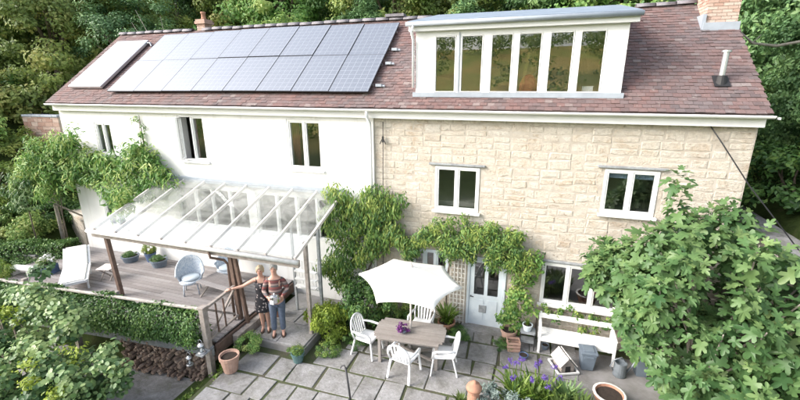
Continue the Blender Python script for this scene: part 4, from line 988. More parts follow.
def plastic_chair():
    t = local_thing('plastic_chair', '', 'chair', (0, 0, 0)); m = 'plastic_white'
    mb = MB(); n = 8; vs = []                                   # dished seat
    for i in range(n + 1):
        for j in range(n + 1):
            u, v = i / n - .5, j / n - .5; wd = .46 + .05 * (0.5 - v); vs.append((u * wd, v * .46, .455 - .05 * (1 - 4 * u * u) * (1 - 2 * abs(v)) + .015 * (v < -.4) * -1))
    mb.add(vs, [(i*(n+1)+j, (i+1)*(n+1)+j, (i+1)*(n+1)+j+1, i*(n+1)+j+1) for i in range(n) for j in range(n)])
    o = mb.build('seat', m, t, local=True, smooth=True); s = o.modifiers.new('thick', 'SOLIDIFY'); s.thickness = .018
    # back hoop and vertical bars
    hoop = []
    for k in range(15):
        a = math.pi * k / 14; hoop.append((.27 * math.cos(a), .24 + .13 * (.35 + .65 * math.sin(a)), .62 + .33 * math.sin(a) ** .75))
    MB().tube([(.25, .22, .44)] + hoop + [(-.25, .22, .44)], [.022] * 17, 8).build('back_hoop', m, t, local=True, smooth=True)
    for k in range(5):
        x = (-2 + k) * .085; zt_ = .62 + .33 * math.sqrt(max(0, 1 - (x / .27) ** 2)) ** .75
        mb = MB(); mb.beam((x * .85, .225, .45), (x, .29, .70), .045, .014, (0, 1, 0)).beam((x, .29, .70), (x, .345, zt_ - .01), .045, .014, (0, 1, 0)); mb.build('back_bar', m, t, local=True)
    for s_ in (-1, 1):
        MB().tube([(s_ * .27, .28, .66), (s_ * .30, .10, .665), (s_ * .30, -.14, .655), (s_ * .275, -.22, .60), (s_ * .255, -.225, .45)], [.022, .028, .03, .026, .024], 8).build('arm', m, t, local=True, smooth=True)
        mb = MB(); mb.beam((s_ * .245, -.215, .46), (s_ * .285, -.275, 0), .055, .035, (0, 1, 0)); mb.build('leg', m, t, local=True, bevel=.01)
        mb = MB(); mb.beam((s_ * .235, .22, .46), (s_ * .275, .33, 0), .055, .035, (0, 1, 0)); mb.build('leg', m, t, local=True, bevel=.01)
    return t
pc = plastic_chair()
spots = [((-3.52, -1.98, .022), R(83), 'white plastic chair at the left end of the garden table'),
         ((-2.42, -1.05, .022), R(-4), 'white plastic chair on the far side of the garden table, towards the house'),
         ((-2.42, -2.44, .022), R(170), 'white plastic chair on the near side of the garden table, seen from behind'),
         ((-1.62, -2.02, .022), R(-78), 'white plastic chair at the right end of the garden table')]
for i, (p, a, lab) in enumerate(spots):
    o = pc if i == 0 else copy_tree(pc)
    o.location = p; o.rotation_euler = (0, 0, a); tag(o, lab, 'chair', 'white plastic garden chairs')

# ================================================================ bench and things by the stone wall
bn = thing('garden_bench', 'long white wooden bench below the ground-floor window', 'bench', (1.32, -.45, .01))
for i in range(4): MB().box(.46, 2.20, -.70 + i * .115, -.70 + i * .115 + .10, .46, .49).build('seat_slat', 'white_paint', bn, bevel=.005)
MB().box(.46, 2.20, -.235, -.205, .73, .86).build('top_rail', 'white_paint', bn, bevel=.006)
MB().box(.52, 2.14, -.72, -.69, .37, .455).build('apron', 'white_paint', bn)
for x in (.50, 2.16):
    MB().box(x - .03, x + .03, -.72, -.66, .012, .66).build('leg', 'white_paint', bn, bevel=.005); MB().box(x - .03, x + .03, -.204, -.144, .012, .87).build('leg', 'white_paint', bn, bevel=.005)
    MB().box(x - .035, x + .035, -.74, -.21, .661, .70).build('arm', 'white_paint', bn, bevel=.008)
ht = thing('small_animal_hutch', 'little wooden hutch with striped plank roof in front of the bench', 'hutch', (1.06, -1.12, .02), R(24))
mb = MB(); mb.box(-.22, .22, -.28, -.25, .03, .07).box(-.22, .22, .25, .28, .03, .07).box(-.25, -.22, -.28, .28, .03, .07).box(.22, .25, -.28, .28, .03, .07); mb.build('tray', 'white_paint', ht, local=True)
mb = MB(); pts = [(-.15, .04), (.15, .04), (.15, .20), (0, .38), (-.15, .20)]; vs = [(x, -.20, z) for x, z in pts] + [(x, .20, z) for x, z in pts]
mb.add(vs, [tuple(range(5)), tuple(range(5, 10))[::-1]] + [(i, 5+i, 5+(i+1) % 5, (i+1) % 5) for i in range(5)]); mb.build('walls', 'timber_grey', ht, local=True)
for s_ in (-1, 1):
    for k in range(5):
        mb = MB(); y0 = -.25 + k * .10
        mb.obox((s_ * .115, y0 + .05, .305), (.29, .085, .018), Matrix.Rotation(s_ * R(50), 3, 'Y')); mb.build('roof_plank', 'timber_white', ht, local=True)
MB().box(-.06, .06, -.206, -.201, .05, .19).build('entrance', 'rubber_black', ht, local=True)
bi = thing('storage_bin', 'blue-grey plastic bin in front of the bench', 'bin', (1.57, -.92, .02), R(6))
mb = MB(); vs = [(-.13,-.13,0),(.13,-.13,0),(.13,.13,0),(-.13,.13,0),(-.17,-.17,.44),(.17,-.17,.44),(.17,.17,.44),(-.17,.17,.44)]
mb.add(vs, [(0,3,2,1),(4,5,6,7),(0,1,5,4),(1,2,6,5),(2,3,7,6),(3,0,4,7)]); mb.build('body', 'bin_grey', bi, local=True, bevel=.02)
MB().box(-.185, .185, -.185, .185, .442, .49).box(-.12, .12, -.12, .12, .491, .51).build('lid', 'bin_grey', bi, local=True, bevel=.015)
MB().box(-.10, .10, -.188, -.172, .36, .40).build('handle', 'bin_grey', bi, local=True)
wc = thing('watering_can', 'grey metal watering can on the ground right of the bench', 'watering can', (2.26, -.98, .02), R(10))
MB().lathe([(.135, 0), (.14, .02), (.13, .33), (.14, .34), (.12, .345), (.118, .25), (.01, .24)], (0, 0, 0), 18).build('body', 'galvanised', wc, local=True, smooth=False)
MB().tube([(.12, 0, .06), (.24, 0, .24), (.30, 0, .38)], [.03, .022, .018], 8).lathe([(.018, .375), (.045, .40), (.046, .41)], (.305, 0, 0), 10).build('spout', 'galvanised', wc, local=True, smooth=True)
MB().tube([(-.13, 0, .10), (-.22, 0, .22), (-.16, 0, .38), (0, 0, .47), (.10, 0, .36)], .012, 7).build('handle', 'galvanised', wc, local=True, smooth=True)
gp = thing('tall_planter', 'tall square dark grey planter between watering can and fig tree', 'planter', (2.72, -.78, .02), R(8))
mb = MB(); vs = [(-.11,-.11,0),(.11,-.11,0),(.11,.11,0),(-.11,.11,0),(-.15,-.15,.52),(.15,-.15,.52),(.15,.15,.52),(-.15,.15,.52)]
mb.add(vs, [(0,3,2,1),(0,1,5,4),(1,2,6,5),(2,3,7,6),(3,0,4,7),(4,5,6,7)]); mb.build('body', 'bin_grey', gp, local=True)
MB().box(-.16, .16, -.16, -.12, .521, .55).box(-.16, .16, .12, .16, .521, .55).box(-.16, -.12, -.12, .12, .521, .55).box(.12, .16, -.12, .12, .521, .55).build('rim', 'bin_grey', gp, local=True)
st = thing('plant_stand', 'thin wire plant stand left of the bench', 'plant stand', (.22, -.52, .01))
MB().box(.04, .40, -.68, -.36, .455, .475).build('shelf', 'timber_old', st); MB().box(.06, .38, -.66, -.38, .20, .215).build('shelf', 'timber_old', st)
for x, yy in ((.05, -.67), (.39, -.67), (.05, -.37), (.39, -.37)): MB().tube([(x, yy, 0), (x, yy, .48)], .012, 6).build('leg', 'black_iron', st)
bk_ = thing('wooden_crate', 'small wooden crate on the ground left of the plant stand', 'crate', (-.10, -.78, .025), R(12))
for z in (.06, .15, .24):
    for s_ in (-1, 1): MB().box(-.15, .15, s_ * .12 - .008, s_ * .12 + .008, z - .03, z + .03).build('slat', 'terracotta_pale', bk_, local=True); MB().box(s_ * .15 - .008, s_ * .15 + .008, -.111, .111, z - .03, z + .03).build('slat', 'terracotta_pale', bk_, local=True)
MB().box(-.14, .14, -.11, .11, .0, .02).build('bottom', 'terracotta_pale', bk_, local=True)
fi = thing('clay_finial', 'terracotta chimney-pot finial standing in the foreground bed', 'finial', (-.75, -3.12, .02))
MB().lathe([(.17, 0), (.17, .06), (.13, .10), (.115, .50), (.14, .53), (.14, .57)], (-.75, -3.12, .02), 18).build('shaft', 'terracotta', fi, smooth=False)
MB().lathe([(.155, .571), (.16, .60), (.13, .66), (.08, .70), (.05, .715), (.045, .74), (.02, .76)], (-.75, -3.12, .02), 18).build('dome', 'terracotta', fi, smooth=True)
gt = thing('garden_torch', 'thin black iron garden stake in the foreground slabs', 'stake', (-3.17, -3.66, .02))
MB().tube([(-3.16, -3.75, .0), (-3.22, -3.70, .35), (-3.33, -3.60, .80)], .022, 7).build('stem', 'black_iron', gt, smooth=True)
MB().tube([(-3.33, -3.60, .80), (-3.36, -3.58, .84), (-3.42, -3.60, .83), (-3.44, -3.62, .78)], .012, 6).build('hook', 'black_iron', gt, smooth=True)
tr = thing('trellis', 'white lattice trellis on the wall left of the door', 'trellis', (-1.69, -.06, .02))
for k in range(5): x = -1.88 + k * .098; MB().box(x - .012, x + .012, -.062, -.05, .04, 2.02).build('upright', 'aged_white', tr)
for k in range(15): z = .12 + k * .13; MB().box(-1.90, -1.47, -.048, -.036, z - .012, z + .012).build('crosspiece', 'aged_white', tr)
rk = thing('wire_rack', 'white wire rack hung behind the man at the end of the veranda', 'rack', (-5.66, -1.12, .95))
f = MB().tube([(-6.0, -1.12, .95), (-6.0, -1.12, 1.80), (-5.32, -1.12, 1.80), (-5.32, -1.12, .95), (-6.0, -1.12, .95)], .022, 6); f.build('frame', 'white_paint', rk)
for k in range(6): x = -5.92 + k * .105; MB().tube([(x, -1.12, .96), (x, -1.12, 1.79)], .012, 5).build('bar', 'white_paint', rk)
for z in (1.05, 1.27, 1.50): MB().box(-5.99, -5.33, -1.26, -1.13, z, z + .03).build('shelf', 'white_paint', rk)
MB().box(-5.29, -5.22, -1.16, -1.09, .235, 2.9).box(-6.09, -6.03, -1.15, -1.10, .235, 2.9).build('upright', 'timber_old', rk)

# ================================================================ people
def skin_mesh(name, nodes, edges, root, m, parent, sub=2, extra=None):
    names = list(nodes); me = bpy.data.meshes.new(name)
    me.from_pydata([nodes[k][0] for k in names], [(names.index(a), names.index(b)) for a, b in edges], [])
    o = bpy.data.objects.new(name, me); col.objects.link(o)
    o.modifiers.new('skin', 'SKIN').use_smooth_shade = True; bpy.context.view_layer.update()
    if not me.skin_vertices:
        bm = bmesh.new(); bm.from_mesh(me); bm.verts.layers.skin.verify(); bm.to_mesh(me); bm.free()
    for i, k in enumerate(names):
        r = nodes[k][1]; r = r if hasattr(r, '__len__') else (r, r)
        me.skin_vertices[0].data[i].radius = r; me.skin_vertices[0].data[i].use_root = (k == root)
    su = o.modifiers.new('sub', 'SUBSURF'); su.levels = sub; su.render_levels = sub
    dg = bpy.context.evaluated_depsgraph_get(); dg.update()
    nm = bpy.data.meshes.new_from_object(o.evaluated_get(dg)); bpy.data.objects.remove(o)
    nm.name = name; nm.materials.clear(); nm.materials.append(MATS[m])
    nm.polygons.foreach_set('use_smooth', [True] * len(nm.polygons))
    if extra:
        bm = bmesh.new(); bm.from_mesh(nm)
        for mb, mi in extra:
            vv = [bm.verts.new(v) for v in mb.v]
            for f in mb.f:
                try: fc = bm.faces.new([vv[i] for i in f]); fc.material_index = mi[0]; fc.smooth = True
                except ValueError: pass
        bm.to_mesh(nm); bm.free()
        for k in ('lip', 'rubber_black'): nm.materials.append(MATS[k])
    r = bpy.data.objects.new(name, nm); link(r, parent); return r
def hand(mb, wrist, direc, palm_n, s=1.0, curl=.5, thumb=1):
    w = Vector(wrist); d = Vector(direc).normalized(); pn = Vector(palm_n); pn = (pn - d * pn.dot(d)).normalized(); sd = d.cross(pn)
    c = w + d * .045 * s
    mm = Matrix((d, sd, pn)).transposed(); mb.obox(c, (.095 * s, .085 * s, .032 * s), mm)
    for k, L in enumerate((.068, .078, .073, .056)):
        b = w + d * .09 * s + sd * (k - 1.5) * .021 * s
        k1 = b + (d * math.cos(curl * .6) + pn * math.sin(curl * .6)) * L * .5 * s; k2 = k1 + (d * math.cos(curl * 1.8) + pn * math.sin(curl * 1.8)) * L * .5 * s
        mb.tube([b - d * .015, k1, k2], [.0105 * s, .0095 * s, .007 * s], 6)
    b = w + d * .03 * s + sd * thumb * -.042 * s
    mb.tube([b, b + (d * .6 - sd * thumb * .6 + pn * .3).normalized() * .035 * s, b + (d * .9 - sd * thumb * .35 + pn * .5).normalized() * .068 * s], [.014 * s, .012 * s, .009 * s], 6)
def face(hc, r):
    x, y, z = hc; ex = []
    mb = MB(); mb.ell((x, y - r * .98, z - r * .12), (r * .14, r * .24, r * .26), 6); mb.ell((x - r * .92, y + r * .05, z - r * .1), (r * .10, r * .2, r * .3), 6); mb.ell((x + r * .92, y + r * .05, z - r * .1), (r * .10, r * .2, r * .3), 6); ex.append((mb, (0,)))
    mb = MB(); mb.ell((x, y - r * .86, z - r * .58), (r * .30, r * .10, r * .07), 6); ex.append((mb, (1,)))
    mb = MB(); mb.ell((x - r * .34, y - r * .83, z + r * .10), (r * .13, r * .08, r * .08), 6); mb.ell((x + r * .34, y - r * .83, z + r * .10), (r * .13, r * .08, r * .08), 6); ex.append((mb, (2,)))
    return ex
def hair(name, c, r, m, parent, low, back=.03, seed=1):
    g = random.Random(seed); mb = MB(); n, k = 20, 12; vs = []
    for i in range(k + 1):
        th = math.pi * .5 * i / k * 1.35
        for j in range(n):
            a = 2 * math.pi * j / n; front = max(0, -math.sin(a)) ** 2
            t = th * (1 - .55 * front); drop = low * max(0, (i - k * .65) / (k * .35)) * (1 - front)
            q = 1.09 + g.uniform(-.09, .09)
            vs.append((c[0] + r[0] * q * math.sin(t) * math.cos(a), c[1] + back * (1 - front) + r[1] * q * math.sin(t) * math.sin(a), c[2] + r[2] * q * math.cos(t) - drop))
    mb.add(vs, [(i*n+j, i*n+(j+1) % n, (i+1)*n+(j+1) % n, (i+1)*n+j) for i in range(k) for j in range(n)])
    o = mb.build(name, m, parent, smooth=True, local=True); s = o.modifiers.new('thick', 'SOLIDIFY'); s.thickness = -.018
    return o
def loft(rings, n=20):
    mb = MB(); vs = []
    for (x, y, z, rx, ry) in rings:
        for k in range(n):
            a = 2 * math.pi * k / n; vs.append((x + rx * math.cos(a), y + ry * math.sin(a), z))
    mb.add(vs, [(i*n+k, i*n+(k+1) % n, (i+1)*n+(k+1) % n, (i+1)*n+k) for i in range(len(rings) - 1) for k in range(n)])
    return mb

# woman: right hand on the rail, weight on both feet
wo = thing('person', 'woman in a black floral sleeveless dress resting one hand on the handrail', 'person', (-6.30, -2.25, .232), R(25))
Wn = {'pel': ((0, 0, .94), (.15, .115)), 'wst': ((0, -.01, 1.12), (.125, .095)), 'chest': ((0, -.015, 1.33), (.145, .105)), 'neckb': ((0, 0, 1.50), (.075, .065)), 'neck': ((0, -.01, 1.575), .05),
      'jaw': ((0, -.025, 1.645), (.068, .075)), 'head': ((0, -.02, 1.73), (.085, .10)), 'crown': ((0, -.005, 1.80), (.055, .07)),
      'hl': ((-.085, 0, .88), .105), 'kl': ((-.075, -.02, .50), .062), 'cl': ((-.072, .005, .36), .058), 'al': ((-.07, .01, .09), .036), 'tl': ((-.085, -.13, .035), (.042, .025)),
      'hr': ((.085, 0, .88), .105), 'kr': ((.075, -.02, .50), .062), 'cr': ((.072, .005, .36), .058), 'ar': ((.07, .01, .09), .036), 'tr': ((.09, -.13, .035), (.042, .025)),
      'sl': ((-.175, 0, 1.46), .058), 'el': ((-.44, -.05, 1.33), .044), 'wl': ((-.71, -.15, 1.315), .029),
      'sr': ((.175, .0, 1.46), .058), 'er': ((.30, .10, 1.24), .044), 'wr': ((.44, .16, 1.20), .029)}
We = [('pel','wst'),('wst','chest'),('chest','neckb'),('neckb','neck'),('neck','jaw'),('jaw','head'),('head','crown'),('pel','hl'),('hl','kl'),('kl','cl'),('cl','al'),('al','tl'),('pel','hr'),('hr','kr'),('kr','cr'),('cr','ar'),('ar','tr'),('neckb','sl'),('sl','el'),('el','wl'),('neckb','sr'),('sr','er'),('er','wr')]
hm = MB(); hand(hm, (-.71, -.15, 1.315), (-.95, -.25, -.12), (0, 0, -1), 1.1, .7, 1); hand(hm, (.44, .16, 1.20), (.9, .2, -.1), (0, -1, 0), 1.1, .5, 1)
skin_mesh('body', Wn, We, 'pel', 'skin', wo, 2, face((0, -.02, 1.725), .092) + [(hm, (0,))])
dr = loft([(0, .01, .60, .235, .175), (0, .01, .62, .238, .178), (0, .005, .75, .215, .165), (0, 0, .92, .195, .15), (0, -.005, 1.10, .155, .122), (0, -.015, 1.22, .16, .13), (0, -.02, 1.33, .172, .142), (0, -.012, 1.42, .155, .115)], 22)
o = dr.build('dress', 'floral', wo, smooth=True, local=True); s = o.modifiers.new('thick', 'SOLIDIFY'); s.thickness = .008
for x in (-.095, .095): MB().tube([(x, -.115, 1.41), (x * 1.05, -.075, 1.485), (x * 1.08, .0, 1.535), (x, .07, 1.48), (x * .9, .10, 1.41)], .014, 6).build('strap', 'floral', wo, smooth=True, local=True)
hair('hair', (0, -.005, 1.745), (.093, .105, .10), 'hair_blonde', wo, .045, .015, 3)
for x in (-.08, .085): MB().lathe([(.052, .0), (.052, .016)], (x, 0, 0), 12, sy=2.3, sx=1).build('sandal', 'sandal', wo, local=True).location = (0, -.055, -.002)

# man: both hands holding a pot at his waist
mo = thing('person', 'grey-haired man in a striped jumper and blue jeans holding a steel pot', 'person', (-5.86, -2.29, .232), R(30))
Mn = {'pel': ((0, 0, 1.00), (.16, .125)), 'wst': ((0, -.02, 1.20), (.155, .13)), 'chest': ((0, -.01, 1.42), (.17, .125)), 'neckb': ((0, .01, 1.60), (.085, .075)), 'neck': ((0, 0, 1.685), .056),
      'jaw': ((0, -.025, 1.775), (.07, .08)), 'head': ((0, -.02, 1.865), (.084, .102)), 'crown': ((0, -.005, 1.94), (.055, .072)),
      'hl': ((-.10, 0, .92), .11), 'kl': ((-.11, -.01, .52), .068), 'al': ((-.12, .015, .09), .042), 'tl': ((-.14, -.15, .04), (.048, .03)),
      'hr': ((.10, 0, .92), .11), 'kr': ((.10, -.03, .52), .068), 'ar': ((.10, .0, .09), .042), 'tr': ((.115, -.16, .04), (.048, .03)),
      'sl': ((-.195, .01, 1.525), .062), 'el': ((-.285, -.02, 1.27), .05), 'wl': ((-.15, -.255, 1.185), .033),
      'sr': ((.195, .01, 1.525), .062), 'er': ((.295, .0, 1.27), .05), 'wr': ((.14, -.245, 1.15), .033)}
Me = [('pel','wst'),('wst','chest'),('chest','neckb'),('neckb','neck'),('neck','jaw'),('jaw','head'),('head','crown'),('pel','hl'),('hl','kl'),('kl','al'),('al','tl'),('pel','hr'),('hr','kr'),('kr','ar'),('ar','tr'),('neckb','sl'),('sl','el'),('el','wl'),('neckb','sr'),('sr','er'),('er','wr')]
hm = MB(); hand(hm, (-.15, -.255, 1.185), (.55, -.8, -.05), (.75, .4, 0), 1.15, .8, 1); hand(hm, (.14, -.245, 1.15), (-.5, -.8, -.05), (-.75, .4, 0), 1.15, .8, -1)
skin_mesh('body', Mn, Me, 'pel', 'skin', mo, 2, face((0, -.02, 1.86), .092) + [(hm, (0,))])
ups = lambda k, q: (Mn[k][0], tuple(r + q for r in (Mn[k][1] if hasattr(Mn[k][1], '__len__') else (Mn[k][1],) * 2)))
J = {k: ups(k, .011) for k in ('wst', 'chest', 'sl', 'el', 'sr', 'er')}; J['hem'] = ((0, -.005, .90), (.185, .155)); J['neckb'] = ((0, .01, 1.585), (.08, .075))
J['wl'] = ((-.165, -.225, 1.195), (.042, .042)); J['wr'] = ((.158, -.215, 1.165), (.042, .042))
skin_mesh('jumper', J, [('hem','wst'),('wst','chest'),('chest','neckb'),('neckb','sl'),('sl','el'),('el','wl'),('neckb','sr'),('sr','er'),('er','wr')], 'chest', 'jumper', mo, 2)
T = {k: ups(k, .018) for k in ('pel', 'hl', 'hr')}; T['pel'] = ((0, 0, 1.05), (.165, .135)); T.update({'kl': (Mn['kl'][0], .085), 'kr': (Mn['kr'][0], .085), 'al': ((-.12, .01, .12), .072), 'ar': ((.10, -.005, .12), .072)})
skin_mesh('jeans', T, [('pel','hl'),('hl','kl'),('kl','al'),('pel','hr'),('hr','kr'),('kr','ar')], 'pel', 'denim', mo, 2)
hair('hair', (0, -.005, 1.875), (.088, .104, .098), 'hair_grey', mo, .02, .01, 5)
for x, y in ((-.13, -.06), (.108, -.07)): MB().lathe([(.06, 0), (.06, .018)], (x, y, -.002), 12, sy=2.2).build('sandal', 'sandal', mo, local=True)
pt_ = thing('cooking_pot', 'shiny steel pot with lid held by the man', 'pot', (-5.695, -2.575, 1.335))
c = (-5.695, -2.575, 1.335)
MB().lathe([(.095, 0), (.11, .02), (.11, .17), (.118, .175), (.118, .18)], c, 20).build('body', 'steel', pt_, smooth=False)
MB().lathe([(.115, .181), (.09, .205), (.03, .22), (.012, .225), (.02, .245), (.012, .255)], c, 20).build('lid', 'steel', pt_, smooth=True)
for s_ in (-1, 1): MB().tube([(c[0] + s_ * .108, c[1], c[2] + .14), (c[0] + s_ * .15, c[1], c[2] + .14), (c[0] + s_ * .15, c[1], c[2] + .11), (c[0] + s_ * .108, c[1], c[2] + .11)], .010, 6).build('handle', 'steel', pt_, smooth=True)
MB().box(c[0] - .06, c[0] + .05, c[1] - .125, c[1] - .108, c[2] + .0, c[2] + .10).build('cloth', 'canvas_white', pt_, bevel=.008)
# ================================================================ walls in the garden
def rubble_wall(name, label, a, b, z0, z1, th, coping, m='limestone', rows=None, seed=1, cop=.10):
    t = thing(name, label, 'wall', ((a[0]+b[0])/2, (a[1]+b[1])/2, z0)); g = random.Random(seed)
    A = Vector((*a, 0)); B = Vector((*b, 0)); d = (B - A); L = d.length; d.normalize(); n = Vector((d.y, -d.x, 0)); mm = Matrix((d, n, Vector((0, 0, 1)))).transposed()
    mb = MB(); mb.obox((A + B) / 2 + Vector((0, 0, (z0 + z1) / 2)), (L, th - .04, z1 - z0), mm); mb.build('core', 'mortar', t)
    for sgn in (1, -1):
        z = z0
        while z < z1 - .05:
            h = min(g.choice([.12, .16, .2]), z1 - z); s = 0
            while s < L - .02:
                w = min(g.uniform(.25, .5), L - s); c = A + d * (s + w / 2) + n * sgn * (th / 2 - .04) + Vector((0, 0, z + h / 2))
                if sgn == 1 or False: MB().obox(c, (w - .015, .08 + g.uniform(0, .02), h - .012), mm, g.random()).build('stone', m, t)
                s += w
            z += h
    s = 0
    while s < L - .02:
        w = min(g.uniform(.5, .8), L - s); c = A + d * (s + w / 2) + Vector((0, 0, z1 + cop / 2))
        MB().obox(c, (w - .01, th + .08, cop), mm, g.random()).build('coping_stone', coping, t, bevel=.015); s += w
    return t
rubble_wall('garden_wall', 'pale stone garden wall with flat coping at the right edge, behind the fig', (5.32, 3.2), (5.30, -3.4), -.1, 3.05, .50, 'slab', seed=4, cop=.12)
bw = rubble_wall('brick_wall', 'red brick wall end with slate coping on the bank left of the roof', (-23.3, 3.2), (-21.0, 3.3), 3.6, 5.0, .35, 'lead', m='brick', seed=6, cop=.10)
rubble_wall('stone_steps_wall', 'low dry-stone wall beside the left corner of the white house', (-18.2, 1.2), (-16.3, .45), .1, 1.35, .4, 'limestone', seed=8, cop=.08)
rubble_wall('kerb_wall', 'low stone edging wall at the far left of the deck', (-19.0, -1.9), (-16.4, -1.35), .1, .62, .25, 'concrete', seed=9, cop=.06)

# ================================================================ wood behind the house
def tree_proto(kind, seed, h, r, m, nleaf, size, shape='diamond', conical=False, low=.25):
    g = np.random.default_rng(seed)
    nc = 170
    C = crown_centres(nc, (0, 0, h * .50), (r, r, h * .48), .40, seed, .35)
    if conical: k = 1 - .75 * (C[:, 2] - h * low) / (h * (1 - low)); C[:, 0] *= np.clip(k, .12, 1.1); C[:, 1] *= np.clip(k, .12, 1.1)
    P, N, t = clumps(C, nleaf // nc, g.uniform(.55, 1.05, nc) * r * .30, up=.55, jit=.8, flat=.62, tone=(.45, .2), ctone=.2)
    N = N + nrm(P - np.array([0, 0, h * .5])) * .7
    mb = MB(); mb.tube([(0, 0, -1.2), (.05, .03, h * .2), (-.06, .05, h * .45), (.04, 0, h * .82)], [r * .075, r * .06, r * .045, r * .012], 8)
    pick = C[g.choice(len(C), 12, replace=False)]
    for p in pick:
        z0 = h * g.uniform(.15, .45); mb.tube([(0, 0, z0), (p[0] * .5, p[1] * .5, (z0 + p[2]) / 2 + .3), tuple(p)], [r * .035, r * .022, .02], 6)
    t_ = mb.mesh('trunk', 'bark', True)
    o = leaf_object('crown', P, N, g.uniform(.7, 1.25, len(P)) * size, t, m, None, shape); cm = o.data; bpy.data.objects.remove(o)
    return t_, cm
TP = {'ash': tree_proto('ash', 101, 9.5, 3.2, 'leaf_wood', 34000, .20), 'oak': tree_proto('oak', 102, 8.5, 3.8, 'leaf_wood', 34000, .18, 'round'),
      'dark': tree_proto('dark', 103, 10.0, 3.0, 'leaf_dark', 32000, .19), 'gold': tree_proto('gold', 104, 7.0, 2.6, 'leaf_yellow', 24000, .17),
      'fir': tree_proto('fir', 105, 11.0, 2.7, 'leaf_dark', 30000, .21, 'long', True, .08)}
def tree(kind, x, y, s, label, rz=None, sz=1.0, group='woodland trees on the slope behind the house'):
    z = hgt(x, y) - .05; t = thing('tree', label, 'tree', (x, y, z), rnd.uniform(0, 6.28) if rz is None else rz, group)
    tm, cm = TP[kind]
    for nm, me in (('trunk', tm), ('crown', cm)):
        o = put(me, nm, t, offset=False); o.scale = (s, s, s * sz)
    return t
row1 = [('ash', -37, 6.0, 1.0, 'mid-green broadleaf tree at the far left edge of the wood'), ('gold', -31.0, 4.2, 1.0, 'yellow-green tree on the left bank, low in the wood'),
        ('oak', -29.5, 8.5, 1.0, 'broad green tree high on the left bank'), ('ash', -25.5, 6.5, .92, 'green tree just left of the brick wall end'),
        ('dark', -21.5, 8.2, .80, 'dark tree behind the left gable corner'), ('gold', -24.2, 10.5, 1.12, 'golden-tinged tree above the solar collector'),
        ('oak', -18.5, 10.8, .80, 'rounded green tree behind the solar collector'), ('ash', -14.6, 11.5, .80, 'light green tree above the first solar panels'),
        ('gold', -11.6, 10.6, .84, 'pale yellow-green tree behind the small chimney'), ('fir', -9.4, 12.2, .78, 'dark conifer right of the small chimney'),
        ('oak', -7.2, 11.0, .76, 'bushy green tree behind the last solar panels'), ('dark', -3.6, 11.5, .76, 'dark tree behind the left end of the dormer'),
        ('oak', -.4, 11.6, .78, 'green tree behind the middle of the dormer'), ('gold', 2.2, 10.8, .84, 'yellowish tree behind the right end of the dormer'),
        ('dark', 5.6, 9.8, .92, 'dark tree right behind the brick chimney'), ('dark', 8.6, 7.2, .96, 'dark green tree at the top right corner'), ('oak', 9.8, 12.0, .9, 'leafy tree far behind the right gable'),
        ('dark', 7.6, 4.2, .62, 'dense dark ivy-clad tree beside the right gable'), ('dark', 7.4, 1.6, .42, 'low dark tree above the garden wall at right')]
for k, x, y, s, lab in row1: tree(k, x, y, s, lab)
row2 = [(-52, 12), (-46, 15), (-41, 18), (-36, 16), (-31.5, 19), (-27, 17), (-22.5, 20), (-18, 17.5), (-13.5, 19.5), (-9.5, 17.5), (-5, 19.5), (-1, 17.5), (3.5, 19), (8, 17), (12.5, 19.5), (15, 13), (18, 18)]
names2 = ['leftmost', 'second from left', 'third from left', 'fourth from left', 'fifth from left', 'sixth from left', 'seventh from left', 'eighth from left', 'ninth from left', 'ninth from right', 'seventh from right', 'sixth from right', 'fifth from right', 'fourth from right', 'third from right', 'second from right', 'rightmost']
names2 = names2[:9] + ['eighth from right', 'seventh from right', 'sixth from right', 'fifth from right', 'fourth from right', 'third from right', 'second from right', 'rightmost']
for i, (x, y) in enumerate(row2):
    tree(['oak', 'ash', 'dark', 'ash', 'oak', 'fir'][i % 6], x, y, 1.05 + .2 * ((i * 37) % 10) / 10, 'tall tree in the back row of the wood, ' + names2[i])

# bare grey branches near the right gable and top left
br = thing('bare_branch', 'pale bare branches crossing in front of the dark trees right of the chimney', 'branch', (5.1, 4.4, 6.0))
MB().tube([(8.2, 4.2, 8.9), (6.6, 4.0, 8.62), (5.4, 3.8, 8.52), (4.6, 3.7, 8.55)], [.05, .04, .03, .012], 6).build('branch', 'bark_pale', br, smooth=True)
MB().tube([(8.2, 4.3, 8.3), (6.8, 4.0, 7.55), (5.7, 3.7, 7.35), (5.1, 3.5, 7.42), (4.7, 3.4, 7.75)], [.06, .045, .04, .03, .012], 6).tube([(5.1, 3.5, 7.42), (5.25, 3.5, 7.62)], [.02, .008], 5).build('branch', 'bark_pale', br, smooth=True)
br = thing('bare_branch', 'spray of thin bare twigs above the solar collector at top left', 'branch', (-18.6, 7.6, 5.0))
mb = MB(); g = random.Random(4)
for k in range(11):
    a = (-18.4, 7.2, 6.6); e = (-22.2 + k * .62 + g.uniform(-.3, .3), 7.0 + g.uniform(-.6, .6), 9.0 + g.uniform(-.8, 1.2) - abs(k - 4) * .12); m_ = [(a[i] + e[i]) / 2 + g.uniform(-.3, .3) for i in range(3)]
    mb.tube([a, m_, e], [.035, .022, .007], 5)
mb.tube([(-18.4, 7.2, 0.5), (-18.5, 7.3, 4), (-18.4, 7.2, 6.6)], [.12, .09, .05], 7); mb.build('twigs', 'bark_pale', br, smooth=True)

